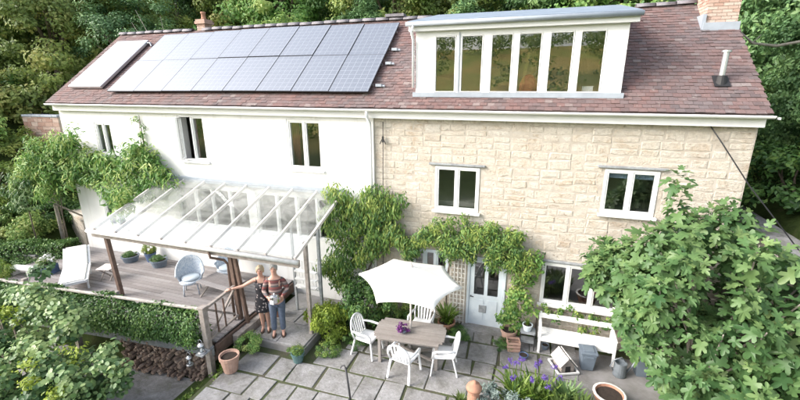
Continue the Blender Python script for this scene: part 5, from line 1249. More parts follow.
# ================================================================ shrubs
def shrub_proto(seed, m, n, size, shape='diamond', h=1.0, rad=1.0, nc=34, tone=(.48, .22)):
    C = crown_centres(nc, (0, 0, h * .45), (rad * .8, rad * .8, h * .5), .5, seed, .4, zmin=.05)
    g = np.random.default_rng(seed); P, N, t = clumps(C, n // len(C), g.uniform(.2, .36, len(C)) * rad, up=.5, jit=.8, tone=tone)
    N = N + nrm(P - np.array([0, 0, h * .2])) * .6
    mb = MB(); limbs(mb, (0, 0, -.12), [tuple(c) for c in C[:9]], .035 * rad, .006, .5, 5, seed)
    sm = mb.mesh('stems', 'bark', True); o = leaf_object('foliage', P, N, g.uniform(.7, 1.2, len(P)) * size, t, m, None, shape); cm = o.data; bpy.data.objects.remove(o)
    return sm, cm
SP = {'green': shrub_proto(201, 'leaf_wood', 3600, .125), 'yellow': shrub_proto(202, 'leaf_yellow', 3200, .115), 'dark': shrub_proto(203, 'leaf_box', 3800, .10), 'lime': shrub_proto(204, 'leaf_lime', 6500, .105),
      'vine': shrub_proto(205, 'leaf_vine', 3000, .10), 'blue': shrub_proto(206, 'leaf_bluegreen', 3000, .115, 'round')}
def shrub(kind, loc, s, label, cat='shrub', group=None, sz=1.0, name='shrub', stems=True):
    t = thing(name, label, cat, loc, rnd.uniform(0, 6.28), group); sm, cm = SP[kind]
    for nm, me in ((('stems', sm), ('foliage', cm)) if stems else (('foliage', cm),)):
        o = put(me, nm, t, offset=False); o.scale = (s, s, s * sz)
    return t
bank = [('green', -24.5, 4.6, 2.0, 'green shrub right behind the brick wall end'), ('yellow', -22.6, 2.2, 1.15, 'yellow-green shrub below the brick wall end'), ('green', -20.4, 2.6, 1.5, 'rounded shrub between brick wall and house corner'),
        ('dark', -26.0, 2.6, 2.1, 'dark shrub high at the left edge'), ('green', -28.5, 1.6, 2.2, 'big shrub at the left edge under the trees'), ('green', -23.5, .6, 1.5, 'green shrub on the bank, above the lavender-coloured clump'),
        ('yellow', -21.0, .2, 1.2, 'golden shrub on the left bank beside the arch'), ('yellow', -19.9, -.9, .95, 'golden shrub lower on the left bank'), ('dark', -19.2, .5, 1.15, 'dark shrub beside the arch trunk'),
        ('green', -18.6, -.5, 1.0, 'green shrub in front of the arch'), ('dark', -20.6, -1.5, 1.05, 'dark low shrub at the left edge, middle of the bank'), ('green', -18.9, -2.2, .9, 'green shrub above the plank seat'),
        ('dark', -17.4, -.95, .72, 'clipped dark shrub behind the blue planters'), ('dark', -16.7, -1.75, .62, 'small dark shrub left of the blue planters'), ('green', -17.4, -3.0, .85, 'leafy shrub at the left end of the deck'),
        ('dark', -22.5, -2.6, 1.4, 'dark shrub at the left edge below the bank'), ('green', -16.1, -3.4, .8, 'shrub growing over the left deck corner'), ('dark', -18.0, 1.9, 1.2, 'dark shrub above the dry-stone wall'),
        ('green', -19.5, 4.2, 1.5, 'green shrub against the slope behind the left corner'), ('yellow', -25.0, -.6, 1.5, 'golden-green shrub at the left edge of the bank'), ('dark', -16.6, 4.6, 1.5, 'dark shrub behind the left gable'),
        ('dark', 6.3, -.5, .9, 'dark shrub above the garden wall at the right edge'), ('green', 5.9, 6.6, 1.5, 'shrub behind the right gable'), ('dark', 6.4, 2.6, 1.5, 'dark ivy shrub beside the right gable')]
for k, x, y, s, lab in bank: shrub(k, (x, y, hgt(x, y) - .05), s, lab, group='shrubs on the banks')
shrub('lime', (-4.72, -1.62, .0), .66, 'bright lime-green bush between the landing and the patio', sz=1.55)
shrub('dark', (-4.0, -.88, .0), .86, 'dark green bush left of the parasol, under the wall climber', sz=1.5)
shrub('vine', (-3.45, -.62, .0), .48, 'dark leafy plant behind the left plastic chair', sz=1.3)
shrub('vine', (-4.45, -2.35, .0), .34, 'low leafy plant at the edge of the slabs below the lime bush', sz=.8)
shrub('dark', (-3.95, -1.75, .0), .36, 'low dark plant beside the left plastic chair', sz=.9)
shrub('green', (-6.42, -2.86, .05), .36, 'green plant growing in front of the landing step', sz=1.1)
shrub('vine', (-5.15, -2.6, .05), .26, 'small trailing plant at the landing corner', sz=.8)
shrub('dark', (-1.55, -.66, .02), .36, 'low dark plant at the left of the doorstep', sz=.55)
shrub('dark', (-.36, -.72, .02), .28, 'low dark plant right of the doorstep', sz=.6)
shrub('vine', (-2.9, -.42, .0), .40, 'leafy plant against the stone wall behind the parasol', sz=1.5)

# potted plants
def tuft(name, label, loc, n, L, m, cat='plant', spread=.9, shape='blade', width=1.0):
    t = thing(name, label, cat, loc); P = np.zeros((n, 3)) + np.array([0, 0, .0]); P[:, :2] += rng.normal(0, .03 * L / .3, (n, 2))
    a = rng.uniform(0, 6.283, n); tilt = rng.uniform(.1, spread, n); T = np.stack([np.cos(a) * np.sin(tilt), np.sin(a) * np.sin(tilt), np.cos(tilt)], 1)
    N = np.stack([-np.cos(a) * np.cos(tilt), -np.sin(a) * np.cos(tilt), np.sin(tilt)], 1)
    leaf_object('leaves', P, N, rng.uniform(.6, 1.1, n) * L, np.clip(rng.normal(.5, .22, n), 0, 1), m, t, shape, tip=T, tipw=.97, local=True); return t
shrub('vine', (-14.85, -2.05, .74), .30, 'leafy plant filling the blue planter box of white flowers', 'plant', name='plant', sz=.9, stems=False)
fl = thing('white_flowers', 'cluster of white flowers above the blue planter box', 'flowers', (-14.85, -2.05, .95))
P, N, t = clumps(np.array([[-15.0, -2.1, .98], [-14.8, -2.15, 1.02], [-14.65, -2.0, 1.0], [-14.9, -1.95, 1.08]]), 16, .10, up=1.0); leaf_object('petals', P, N, [.075] * len(P), t, 'petal_white', fl, 'round')
shrub('dark', (-14.45, -1.35, .76), .28, 'leafy plant in the blue planter beside the lounger back', 'plant', name='plant', stems=False)
shrub('dark', (-13.10, -.52, .66), .24, 'dark plant in the leftmost pot by the white wall', 'plant', name='plant', sz=.8, stems=False)
shrub('yellow', (-12.42, -.30, .76), .22, 'yellow-green plant in the tall pot by the white wall', 'plant', name='plant', sz=1.9, stems=False)
shrub('dark', (-11.80, -.52, .68), .25, 'dark plant in the rightmost pot by the white wall', 'plant', name='plant', sz=.8, stems=False)
tuft('potted_grass', 'yellow-green tufted plant in the terracotta pot left of the door', (-1.88, -.42, .24), 90, .55, 'leaf_blade')
shrub('vine', (-4.98, -2.85, .24), .17, 'small plant in the green glazed pot', 'plant', name='plant', stems=False)
shrub('vine', (-6.42, -1.55, .40), .17, 'plant in the terracotta pot behind the woman', 'plant', name='plant', stems=False)
tuft('small_plant', 'little green plant in the blue-grey pot on the stand', (.20, -.52, .63), 40, .20, 'leaf_blade')
shrub('yellow', (-15.9, -2.75, .5), .38, 'yellow-green plant left of the plank seat', 'plant', name='plant', sz=1.3)
fp = thing('flower_bowl', 'bowl of purple flowers on the garden table', 'flowers', (-2.60, -1.98, .756))
MB().lathe([(.05, 0), (.09, .04), (.10, .09), (.085, .09), (.01, .08)], (-2.60, -1.98, .756), 14).build('bowl', 'bin_grey', fp, smooth=True)
P, N, t = clumps(crown_centres(16, (-2.60, -1.98, .90), (.12, .12, .08), .6, 5), 26, .06, up=.5); leaf_object('petals', P, N, rng.uniform(.03, .05, len(P)), t, 'petal_purple', fp, 'round')

# ================================================================ climbers
def climber(name, label, C, per, rad, size, m, shape, stems, out=(0, -1.0, 0), tip=(0, -.3, -1), tipw=.5, cat='climber', flat=.9, tone=(.5, .24)):
    C = np.array(C, float); C = C + rng.normal(0, .05, C.shape) * np.array([1, .6, 1])
    t = thing(name, label, cat, (float(C[:, 0].mean()), float(C[:, 1].mean()), float(C[:, 2].min())))
    P, N, tv = clumps(C, per, rad, out=out, up=.35, jit=.8, flat=flat, tone=tone)
    P[:, 1] = np.minimum(P[:, 1], -.03)
    leaf_object('foliage', P, N, np.clip(rng.normal(.9, .3, len(P)), .35, 1.6) * size, tv, m, t, shape, tip=tip, tipw=tipw)
    mb = MB()
    for s in stems: mb.tube(s, [.03] + [.018] * (len(s) - 2) + [.008], 6)
    mb.build('stem', 'bark', t, smooth=True); return t
def around(pts, n, sp):
    out = []
    for p in pts:
        for k in range(n): out.append((p[0] + rng.normal(0, sp), p[1] + rng.normal(0, sp * .35), p[2] + rng.normal(0, sp)))
    return out
wv = [(-5.21, -.35, 3.49), (-5.15, -.4, 2.92), (-4.69, -.3, 2.96), (-5.03, -.4, 2.30), (-5.36, -.45, 1.6), (-4.23, -.3, 3.40), (-3.79, -.3, 3.55), (-3.66, -.3, 3.07), (-3.96, -.3, 2.55), (-3.38, -.25, 2.6), (-3.09, -.25, 2.30), (-4.4, -.3, 2.75), (-4.73, -.35, 2.1), (-4.82, -.3, 3.35), (-3.5, -.25, 3.3), (-5.2, -.4, 1.2), (-4.05, -.3, 3.0), (-4.9, -.4, 1.5), (-4.5, -.35, 1.65), (-4.15, -.3, 2.0), (-3.75, -.28, 2.3), (-5.0, -.4, .95)]
climber('wall_climber', 'drooping green climber over the end of the veranda and the drainpipe', around(wv, 6, .17), 85, .26, .125, 'leaf_vine', 'long', [[(-4.35, -.1, 0), (-4.3, -.12, 1.2), (-4.5, -.14, 2.3), (-4.2, -.15, 3.4)], [(-4.3, -.12, 1.2), (-3.9, -.14, 2.1), (-3.7, -.14, 3.3)], [(-4.5, -.14, 2.0), (-5.0, -.2, 2.6), (-5.1, -.2, 3.3)]], tipw=.62)
dv = [(-2.75, -.25, 2.48), (-2.42, -.25, 2.76), (-2.03, -.25, 2.82), (-1.64, -.25, 2.86), (-1.26, -.25, 2.85), (-.89, -.25, 2.92), (-.52, -.25, 2.86), (-.27, -.25, 2.65), (-.62, -.3, 2.55), (-.99, -.3, 2.50), (-1.37, -.3, 2.45), (-1.75, -.3, 2.42), (-2.15, -.28, 2.40), (-.14, -.25, 2.30), (-.07, -.22, 1.98), (-.72, -.3, 2.26), (-1.61, -.3, 2.16), (-.35, -.25, 2.2), (-3.03, -.22, 2.2)]
climber('door_climber', 'yellow-green climber spreading on the stone wall above the door', around(dv, 6, .13), 75, .20, .105, 'leaf_vine', 'long', [[(-1.95, -.08, 0), (-1.98, -.08, 1.4), (-1.8, -.1, 2.4), (-1.0, -.12, 2.7), (-.2, -.1, 2.6)], [(-1.9, -.1, 2.2), (-2.5, -.1, 2.6), (-3.1, -.08, 2.2)]], tipw=.5, tone=(.52, .28))
rc = [(-.33, -.35, 1.08), (-.20, -.38, .75), (-.33, -.42, .50), (-.18, -.28, 1.39), (.03, -.35, .45), (.11, -.2, 1.72), (.25, -.18, 2.07), (.44, -.15, 2.24), (.12, -.28, 1.05), (-.3, -.40, .8), (.0, -.3, 1.25)]
climber('potted_climber', 'bushy climber in the brown pot right of the door, reaching for the window', around(rc[:5] + rc[8:], 4, .09) + around(rc[5:8], 2, .07), 40, .15, .10, 'leaf_wisteria', 'diamond', [[(-.24, -.42, .30), (-.2, -.3, .9), (-.05, -.15, 1.5), (.3, -.08, 2.1)]], tipw=.3)
climber('ledge_ivy', 'strip of green ivy along the wall between bench and window', around([(.58, -.12, .93), (.94, -.12, .94), (1.29, -.12, .95), (1.63, -.12, .94), (1.9, -.12, .95)], 3, .07), 26, .10, .075, 'leaf_vine', 'diamond', [[(.4, -.05, .0), (.42, -.06, .7), (1.2, -.06, .92), (1.95, -.06, .94)]])
climber('low_ivy', 'green plants growing behind the bench back', around([(1.1, -.13, .55), (1.5, -.13, .6), (1.8, -.13, .5), (1.95, -.13, .7)], 2, .09), 22, .12, .09, 'leaf_vine', 'diamond', [[(1.5, -.06, 0), (1.52, -.06, .6)]])
# wisteria over the arch and along the white wall
wi = [(-17.2, -.6, 3.7), (-16.22, -.5, 4.1), (-15.34, -.5, 4.45), (-14.66, -.5, 4.7), (-14.24, -.45, 4.25), (-15.63, -.6, 3.7), (-14.99, -.5, 3.6), (-13.92, -.4, 3.80), (-13.17, -.4, 3.95), (-12.55, -.4, 3.90), (-11.84, -.4, 4.15), (-11.47, -.4, 3.98), (-11.2, -.45, 3.72), (-12.23, -.45, 3.50), (-12.8, -.6, 3.15), (-11.8, -.7, 3.38), (-13.31, -.4, 3.7), (-16.45, -.6, 3.35), (-17.3, -.7, 2.9), (-16.48, -.7, 2.95), (-14.86, -.4, 3.5), (-14.07, -.35, 3.6), (-12.2, -.3, 4.40), (-12.3, -1.2, 3.05), (-11.9, -1.5, 2.95), (-15.9, -.5, 4.0), (-16.6, -.8, 3.7), (-16.1, -.8, 3.5), (-17.0, -.9, 3.3), (-15.5, -.7, 3.5), (-16.2, -.8, 3.2), (-16.6, -.6, 4.2), (-15.2, -.5, 4.1)]
climber('wisteria', 'pale green wisteria trained over the arch and along the white wall', around(wi, 6, .24), 66, .32, .17, 'leaf_wisteria', 'long', [[(-16.75, -.3, .1), (-16.55, -.3, 1.4), (-16.2, -.35, 2.8), (-15.4, -.3, 3.6), (-14.0, -.2, 3.6), (-12.2, -.15, 3.8), (-12.1, -.1, 5.3)], [(-16.70, -.2, .1), (-16.6, -.22, 1.5), (-16.6, -.3, 2.9), (-17.3, -.5, 3.4)]], out=(0, -.7, .2), tipw=.45)
climber('wisteria_shoot', 'thin wisteria shoot climbing up the white wall to the gutter', around([(-12.1, -.1, 4.6), (-12.12, -.1, 4.9), (-12.08, -.1, 5.15), (-12.15, -.1, 5.4)], 2, .06), 18, .11, .12, 'leaf_wisteria', 'long', [[(-12.1, -.06, 4.2), (-12.12, -.05, 5.5)]])
climber('conifer_drape', 'blue-green feathery shrub draped over the left side of the arch', around([(-17.6, -.9, 3.3), (-17.4, -1.0, 2.8), (-17.0, -1.0, 3.2), (-17.8, -.9, 2.6), (-17.3, -1.1, 2.4), (-16.9, -.9, 2.8)], 5, .16), 46, .24, .15, 'leaf_bluegreen', 'long', [[(-17.4, -.8, .2), (-17.4, -.8, 1.8), (-17.2, -.9, 2.9)]], tipw=.5, cat='shrub', tone=(.4, .2))
pg = thing('garden_arch', 'rustic timber arch carrying the wisteria at the house corner', 'arch', (-16.6, -.1, .2))
for x, yy in ((-17.1, -.1), (-16.4, .75)): MB().tube([(x, yy, .1), (x + .03, yy, 1.6), (x, yy, 3.2)], [.075, .065, .06], 8).build('post', 'bark_pale', pg, smooth=True)
MB().tube([(-17.2, -.5, 3.2), (-15.6, -.4, 3.3)], .055, 8).build('crossbeam', 'bark_pale', pg, smooth=True); MB().tube([(-17.0, -.6, 3.25), (-16.4, .8, 3.25)], .05, 8).build('crossbeam', 'bark_pale', pg, smooth=True)
MB().tube([(-16.5, .55, 1.4), (-16.9, -.5, 2.4)], .035, 6).build('brace', 'bark_pale', pg, smooth=True)

# ivy over the front balustrade of the deck
hd = thing('ivy_hedge', 'dense dark green ivy hedge covering the front balustrade of the deck', 'hedge', (-10.2, -3.7, .5))
n = 34000; xs = rng.uniform(-15.0, -7.10, n); yc = -3.53 - .08 * (-6.9 - xs); ph = rng.uniform(-.10, 1.0, n); a = ph * math.pi
wob = np.sin(xs * 2.1 + 1) * np.sin(xs * .9) + .5 * np.sin(xs * 4.3); wob2 = np.sin(xs * 3.3 + ph * 6) * np.cos(xs * 1.9 - ph * 4)
rr = 1 + .10 * wob + .16 * wob2 + rng.normal(0, .07, n); z0 = .53 + .04 * np.sin(xs * 3.7)
front = ph > .5
hz = .86 + .05 * wob
P = np.stack([xs, yc - .28 * np.cos(math.pi - a) * rr * np.where(front, 1.0, .8), z0 + hz * np.clip(np.sin(a), 0, 1) ** .42 * (1 + .04 * wob2) + rng.normal(0, .03, n)], 1)
P[:, 2] = np.where(front, z0 + (P[:, 2] - z0) * rng.uniform(.0, 1, n) ** .8, P[:, 2])
P[:, 1] += np.where(front, .16 * rng.random(n) ** 2, 0)
N = np.stack([rng.normal(0, .45, n), np.cos(a) * 1.0 + rng.normal(0, .4, n) - .2, .55 * np.sin(a) + .25 + rng.normal(0, .4, n)], 1)
leaf_object('foliage', P, N, rng.uniform(.05, .095, n), np.clip(.45 + .16 * wob2 + rng.normal(0, .2, n), 0, 1), 'leaf_box', hd, 'diamond')
for k in range(12):
    x = -14.6 + k * .64; yy = -3.53 - .08 * (-6.9 - x); MB().tube([(x, yy, .48), (x + .1, yy - .04, .85), (x - .12, yy + .02, 1.25)], [.02, .015, .006], 5).build('stem', 'bark', hd)

ch_ = thing('clipped_hedge', 'low clipped hedge behind the blue planters at the far left of the deck', 'hedge', (-17.1, -1.3, .2))
n = 9000; u = rng.random(n); cx_ = -19.0 + 3.5 * u; cy_ = -2.15 + 1.35 * u; side = rng.integers(0, 3, n); q = rng.random(n)
P = np.stack([cx_ + rng.normal(0, .03, n), cy_ + np.where(side == 0, rng.uniform(-.27, .27, n), np.where(side == 1, -.28, .28)) + rng.normal(0, .04, n), np.where(side == 0, 1.02 + .05 * np.sin(cx_ * 4), .3 + .72 * q) + rng.normal(0, .035, n)], 1)
N = np.stack([rng.normal(0, .4, n), np.where(side == 0, 0, np.where(side == 1, -1, 1)) + rng.normal(0, .4, n), np.where(side == 0, 1, .3) + rng.normal(0, .3, n)], 1)
leaf_object('foliage', P, N, rng.uniform(.06, .10, n), np.clip(rng.normal(.5, .22, n), 0, 1), 'leaf_box', ch_, 'diamond')
MB().beam((-18.9, -2.11, .45), (-15.6, -.84, .45), .3, .7).build('core', 'soil', ch_)

# big mixed shrub in the left foreground
fs_ = thing('foreground_shrub', 'large glossy blue-green shrub filling the lower left corner', 'shrub', (-9.6, -5.6, -.6))
C = []
for (x, y, z) in [(-11.9, -4.7, 1.35), (-11.0, -4.8, 1.65), (-10.2, -4.9, 1.72), (-9.5, -5.0, 1.55), (-8.9, -5.0, 1.2), (-8.3, -5.1, .80), (-7.8, -5.2, .45), (-10.8, -5.4, 1.0), (-9.9, -5.5, 1.0), (-9.2, -5.6, .85), (-8.5, -5.6, .55), (-8.0, -5.7, .2), (-7.6, -5.6, .0), (-12.5, -5.0, 1.15), (-13.3, -4.9, 1.2), (-13.0, -4.6, 1.4), (-11.5, -5.4, .7), (-10.6, -6.0, .5), (-9.7, -6.1, .4), (-8.9, -6.2, .3), (-8.2, -6.2, 0), (-9.4, -5.2, .4), (-10.6, -5.0, .6), (-8.7, -5.2, .3), (-12.0, -4.6, .4), (-8.9, -5.3, -.1), (-8.2, -5.5, -.2), (-9.6, -5.5, 0), (-10.3, -5.6, .1), (-11.2, -5.6, .1), (-9.0, -5.8, -.1), (-8.0, -6.0, -.3), (-9.9, -6.0, 0), (-10.8, -6.3, .1), (-9.2, -6.5, 0)]: C += around([(x, y, z)], 5, .26)
C = np.array(C); P, N, t = clumps(C, 95, rng.uniform(.2, .36, len(C)), up=.9, jit=.8, out=(.15, -.3, 0), tone=(.5, .26), ctone=.24)
leaf_object('foliage', P, N, rng.uniform(.065, .135, len(P)), t, 'leaf_bluegreen', fs_, 'round')
mb = MB(); limbs(mb, (-9.8, -5.5, -.7), [tuple(c) for c in C[::9]], .05, .012, .5, 6, 3); mb.build('stems', 'bark', fs_, smooth=True)
yv = thing('yellow_shrub', 'yellow-leaved sprays growing through the lower left shrub', 'shrub', (-9.6, -5.3, -.5))
C = np.array(around([(-11.7, -5.0, 1.35), (-10.9, -5.1, 1.50), (-8.7, -5.4, 1.0), (-9.1, -5.9, .95), (-12.3, -5.2, 1.1), (-8.4, -5.9, .55), (-10.2, -6.2, .8)], 4, .16)); P, N, t = clumps(C, 44, .19, up=.9, tone=(.62, .22)); leaf_object('foliage', P, N, rng.uniform(.05, .10, len(P)), t, 'leaf_lime', yv, 'diamond')
mb = MB(); limbs(mb, (-9.6, -5.3, -.6), [tuple(c) for c in C[::3]], .03, .008, .5, 5, 4); mb.build('stems', 'bark', yv, smooth=True)

# ================================================================ fig tree
fg = thing('fig_tree', 'large spreading fig tree with lobed leaves in front of the stone wall', 'tree', (3.5, -1.6, 0))
g = np.random.default_rng(77)
C = crown_centres(330, (3.45, -1.75, 2.05), (2.0, 1.35, 2.0), .62, 78, .25)
C = np.vstack([C, crown_centres(110, (4.3, -2.4, 1.6), (1.3, 1.2, 1.9), .6, 79, .2), crown_centres(95, (2.0, -1.05, 2.75), (.95, .5, .65), .5, 80, .2), crown_centres(44, (3.2, -2.7, .9), (1.0, .7, .7), .5, 82, .2),
               np.array([(2.62, -1.4, 4.35), (2.60, -1.4, 4.62), (2.58, -1.4, 4.85), (3.5, -1.45, 4.25), (3.62, -1.5, 4.45), (3.75, -1.4, 4.1), (2.9, -1.4, 4.05), (3.2, -1.4, 4.2), (2.66, -1.4, 4.1), (2.75, -1.35, 3.9), (3.4, -1.4, 4.1), (3.7, -1.5, 4.2), (3.05, -1.4, 4.0), (3.3, -1.5, 4.3), (3.55, -1.4, 4.0), (2.5, -1.35, 3.85)])])
C = C[(C[:, 2] > .25) & (C[:, 1] < -.22) & ~((C[:, 0] < 2.05) & (C[:, 2] < 2.15)) & ~((C[:, 0] < 2.45) & (C[:, 2] < 1.3)) & ~((C[:, 0] < 2.75) & (C[:, 2] < .85)) & ~((C[:, 2] < 1.3) & (C[:, 0] < 2.9) & (C[:, 1] < -2.0))]
per = 11; idx = np.repeat(np.arange(len(C)), per); nn = len(idx); kk = np.tile(np.arange(per), len(C))      # rosettes of leaves at the shoot tips
oc = nrm(C - np.array([3.45, -1.2, 1.3])); A = nrm(oc * .75 + np.array([0, -.12, .75]) + g.normal(0, .22, C.shape))[idx]
U = nrm(np.cross(A, g.normal(size=(len(C), 3))[idx] * 0 + np.array([.31, .77, .2]))); W = np.cross(A, U); az = kk * 2.39996 + g.uniform(0, 6.28, len(C))[idx] + g.normal(0, .2, nn)
rad_ = U * np.cos(az)[:, None] + W * np.sin(az)[:, None]; tlt = np.radians(42 - 88 * kk / (per - 1) + g.normal(0, 13, nn))[:, None]
Tp = nrm(rad_ * np.cos(tlt) + A * np.sin(tlt) + np.array([0, 0, -.18])); N = nrm(A * np.cos(tlt) - rad_ * np.sin(tlt) + g.normal(0, .16, (nn, 3)))
P = C[idx] + Tp * (.05 + .012 * kk)[:, None] - A * (.014 * kk)[:, None] + g.normal(0, .02, (nn, 3)); P[:, 1] = np.minimum(P[:, 1], -.10)
jx = g.normal(0, .10, len(C))[idx]                           # the tree leans out over the garden wall and lifts towards the house
ok = (P[:, 0] + jx > 2.75 - .72 * np.clip(P[:, 2] - .24, 0, 9) + .33 * (P[:, 1] + 1.5)) & (P[:, 2] + jx < np.maximum(np.where(P[:, 0] < 3.45, 5.3, 4.45 - 1.05 * np.clip(P[:, 0] - 3.5, 0, 9)) - .25 * (P[:, 1] + 1.5), 1.0)) & ((P[:, 2] + jx < 3.35 + .75 * (P[:, 0] - 1.15)) | (P[:, 2] > 4.0))
P, Tp, N, idx, kk = P[ok], Tp[ok], N[ok], idx[ok], kk[ok]; nn = len(P); o_ = nrm(P - np.array([3.45, -1.2, 1.5]))
size = np.clip((.135 + .0125 * kk) * g.normal(1, .18, nn), .08, .30)
tone = np.clip(.72 - .030 * kk + g.normal(0, .16, nn) + g.normal(0, .15, len(C))[idx], 0, 1)
vis = o_ @ nrm(np.array([[-3.45, -8.2, 4.6]]))[0] + g.normal(0, .12, nn) + .3 * (size - .25); order = np.argsort(-vis); big, rest = order[:300], order[300:]
lv = []
for k in range(8):
    tv, tf = TEMPL['fig']; mb = MB(); q = random.Random(k); sw_, cu_ = q.uniform(.9, 1.1), q.uniform(-.1, .12)
    mb.add([(x, y * sw_ * (1 + .08 * math.sin(9 * x + k)), z + cu_ * x * x + .05 * math.sin(7 * y + 5 * x + k)) for x, y, z in tv], tf, .12 + .11 * k)
    mb.tube([(-.28, 0, -.06), (0, 0, 0)], .012, 4, .9); lv.append(mb.mesh('leaf', 'leaf_fig'))
for i in big:
    n_ = Vector(N[i]); t_ = Vector(Tp[i]); t_ = (t_ - n_ * t_.dot(n_)).normalized(); b_ = n_.cross(t_)
    o = bpy.data.objects.new('leaf', lv[int(tone[i] * 7.99)]); link(o, fg)
    mw = Matrix((t_, b_, n_)).transposed().to_4x4(); s_ = float(size[i])
    o.location = Vector(P[i]) - fg.location; o.rotation_euler = mw.to_euler(); o.scale = (s_, s_, s_)
stuff(leaf_object('foliage', P[rest], N[rest], size[rest], tone[rest], 'leaf_fig', fg, 'fig', tip=Tp[rest], tipw=.8))
mb = MB(); limbs(mb, (3.6, -1.2, -.1), [tuple(c) for c in C[::12]], .05, .010, .5, 6, 7); mb.tube([(3.62, -1.2, -.1), (3.6, -1.2, .7), (3.5, -1.3, 1.6)], [.13, .10, .06], 9); mb.build('trunk', 'bark_pale', fg, smooth=True)

# ================================================================ foreground bed, moss
def bed_plant(name, label, loc, n, L, m, **k): return tuft(name, label, loc, n, L, m, **k)
ag = thing('agapanthus', 'clump of strap-leaved agapanthus in the foreground bed', 'plant', (.25, -2.55, 0))
n = 330; cx = rng.uniform(-.15, .75, n); cy = -2.5 + rng.normal(0, .16, n); a = rng.uniform(0, 6.283, n); tl = rng.uniform(.15, .95, n)
T = np.stack([np.cos(a) * np.sin(tl), np.sin(a) * np.sin(tl), np.cos(tl)], 1); N = np.stack([-np.cos(a) * np.cos(tl), -np.sin(a) * np.cos(tl), np.sin(tl)], 1)
leaf_object('leaves', np.stack([cx, cy, np.zeros(n)], 1), N, rng.uniform(.38, .68, n), rng.random(n), 'leaf_blade', ag, 'blade', tip=T, tipw=.98)
heads = [(-.20, -2.30, .62), (.02, -2.22, .70), (-.12, -2.12, .66), (.12, -2.0, .68), (.42, -2.15, .72), (.60, -2.45, .68), (.66, -2.62, .58), (.35, -2.6, .70), (.80, -1.95, .60), (.50, -1.95, .66), (-.02, -2.62, .66), (.9, -2.2, .55)]
for i, (x, y, z) in enumerate(heads):
    st_ = MB(); st_.tube([(x * .9 + .03, y - .1, 0), (x, y - .02, z * .6), (x, y, z)], .009, 5); so = st_.build('flower_stalk', 'leaf_blade', ag)
    P, N, t = clumps(crown_centres(8, (x, y, z), (.05, .05, .04), .7, i), 9, .03, up=.2); leaf_object('flower_head', P, N, rng.uniform(.035, .055, len(P)), t, 'petal_violet', so, 'long')
sv = thing('silver_shrub', 'silvery grey-green curry plant beside the clay finial', 'shrub', (-.25, -3.05, 0))
C = crown_centres(46, (-.22, -3.02, .22), (.52, .42, .30), .5, 31, .3, zmin=.08); P, N, t = clumps(C, 60, .11, up=.5, flat=1.1); leaf_object('foliage', P, N, rng.uniform(.05, .10, len(P)), t, 'leaf_silver', sv, 'long', tip=(0, 0, 1), tipw=.6)
mb = MB(); limbs(mb, (-.22, -3.02, -.05), [tuple(c) for c in C[:8]], .015, .005, .5, 5, 3); mb.build('stems', 'bark', sv)
sv = thing('silver_shrub', 'second grey-green cushion plant at the bottom edge below the agapanthus', 'shrub', (.45, -3.2, 0))
C = crown_centres(34, (.45, -3.2, .18), (.45, .35, .24), .5, 33, .3, zmin=.06); P, N, t = clumps(C, 55, .11, up=.5, flat=1.1); leaf_object('foliage', P, N, rng.uniform(.05, .09, len(P)), t, 'leaf_silver', sv, 'long', tip=(0, 0, 1), tipw=.6)
mb = MB(); limbs(mb, (.45, -3.2, -.05), [tuple(c) for c in C[:7]], .015, .005, .5, 5, 3); mb.build('stems', 'bark', sv)
for x, y, lab in ((1.02, -2.45, 'upright feathery grass clump left of the big terracotta pot'), (1.25, -2.75, 'feathery grass clump at the bottom edge near the big terracotta pot'), (.95, -2.95, 'feathery grass clump below the agapanthus at the bottom edge')):
    bed_plant('feather_grass', lab, (x, y, .0), 170, .62, 'leaf_bluegreen' if y > -2.6 else 'moss', spread=.5)
bed_plant('low_grass', 'small grass tuft beside the clay finial', (-1.02, -3.0, .0), 80, .30, 'moss', spread=.9)
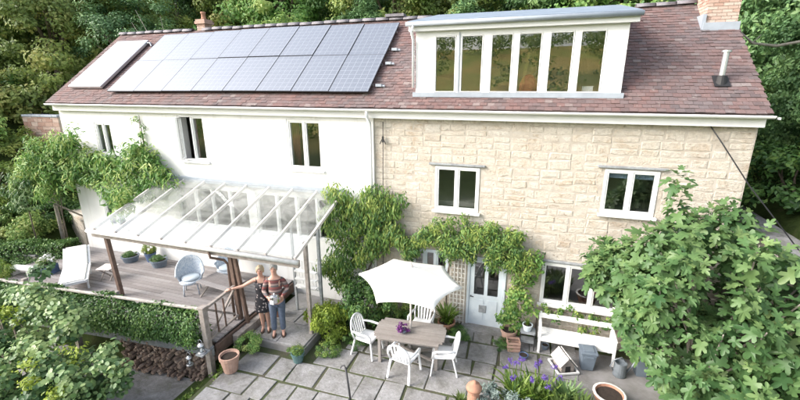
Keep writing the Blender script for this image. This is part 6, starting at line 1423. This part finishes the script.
# moss and weeds in the joints of the slabs
n = 5200; P = np.stack([rng.uniform(-6.4, .9, n), rng.uniform(-4.9, -.3, n), np.full(n, .006)], 1)
pn = np.sin(P[:, 0] * 2.3 + 1.1) + np.sin(P[:, 1] * 3.1 - .5) + np.sin(P[:, 0] * .9 - P[:, 1] * 1.7); keep = pn > rng.normal(.55, .6, n)
P = P[keep]; n = len(P); N = np.stack([rng.normal(0, .6, n), rng.normal(0, .6, n), np.ones(n)], 1)
ms = leaf_object('joint_weeds', P, N, rng.uniform(.012, .03, n), rng.random(n), 'moss', None, 'diamond'); stuff(ms); tag(ms, 'tiny green weeds and moss growing between the patio slabs', 'weeds')
n = 900; P = np.stack([rng.uniform(-7.0, -6.42, n), rng.uniform(-4.9, -3.3, n), np.full(n, .0)], 1); P[:, 2] = [hgt(p[0], p[1]) - .02 if p[0] < -6.5 else .005 for p in P]; N = np.stack([rng.normal(0, .8, n), rng.normal(0, .8, n), np.ones(n)], 1)
keep = np.sin(P[:, 0] * 5 + P[:, 1] * 3) + rng.normal(0, .5, n) > .1; P, N = P[keep], N[keep]; n = len(P)
ms = leaf_object('grass_tufts', P, N, rng.uniform(.05, .12, n), rng.random(n), 'leaf_blade', None, 'diamond'); stuff(ms); tag(ms, 'bright grass growing round the newel post and bare terracotta pot', 'grass')

# wooded hillside across the valley, behind the camera: seen only mirrored in the window panes
g = np.random.default_rng(5); C = []
for k in range(760):
    x, y = g.uniform(-230, 200), (-62 - 190 * g.random() ** 1.3) if k < 420 else g.uniform(-320, -215)
    if k < 420 and math.sin(x * .05 + 1) + math.sin(y * .06) + g.normal(0, .5) < .1: continue
    h = g.uniform(4, 9); C += [(x + g.normal(0, 1.6), y + g.normal(0, 1.6), hgt(x, y) + h * q) for q in (.3, .5, .7, .9)]
C = np.array(C); P, N, t = clumps(C, 22, 3.0, up=.6, tone=(.5, .3), ctone=.28); N = N + np.array([0, .5, 0])
wd = leaf_object('woodland', P, N, g.uniform(.9, 1.8, len(P)), t, 'leaf_yellow', None, 'diamond'); stuff(wd); tag(wd, 'golden-green woodland on the far hillside mirrored in the windows', 'woodland')
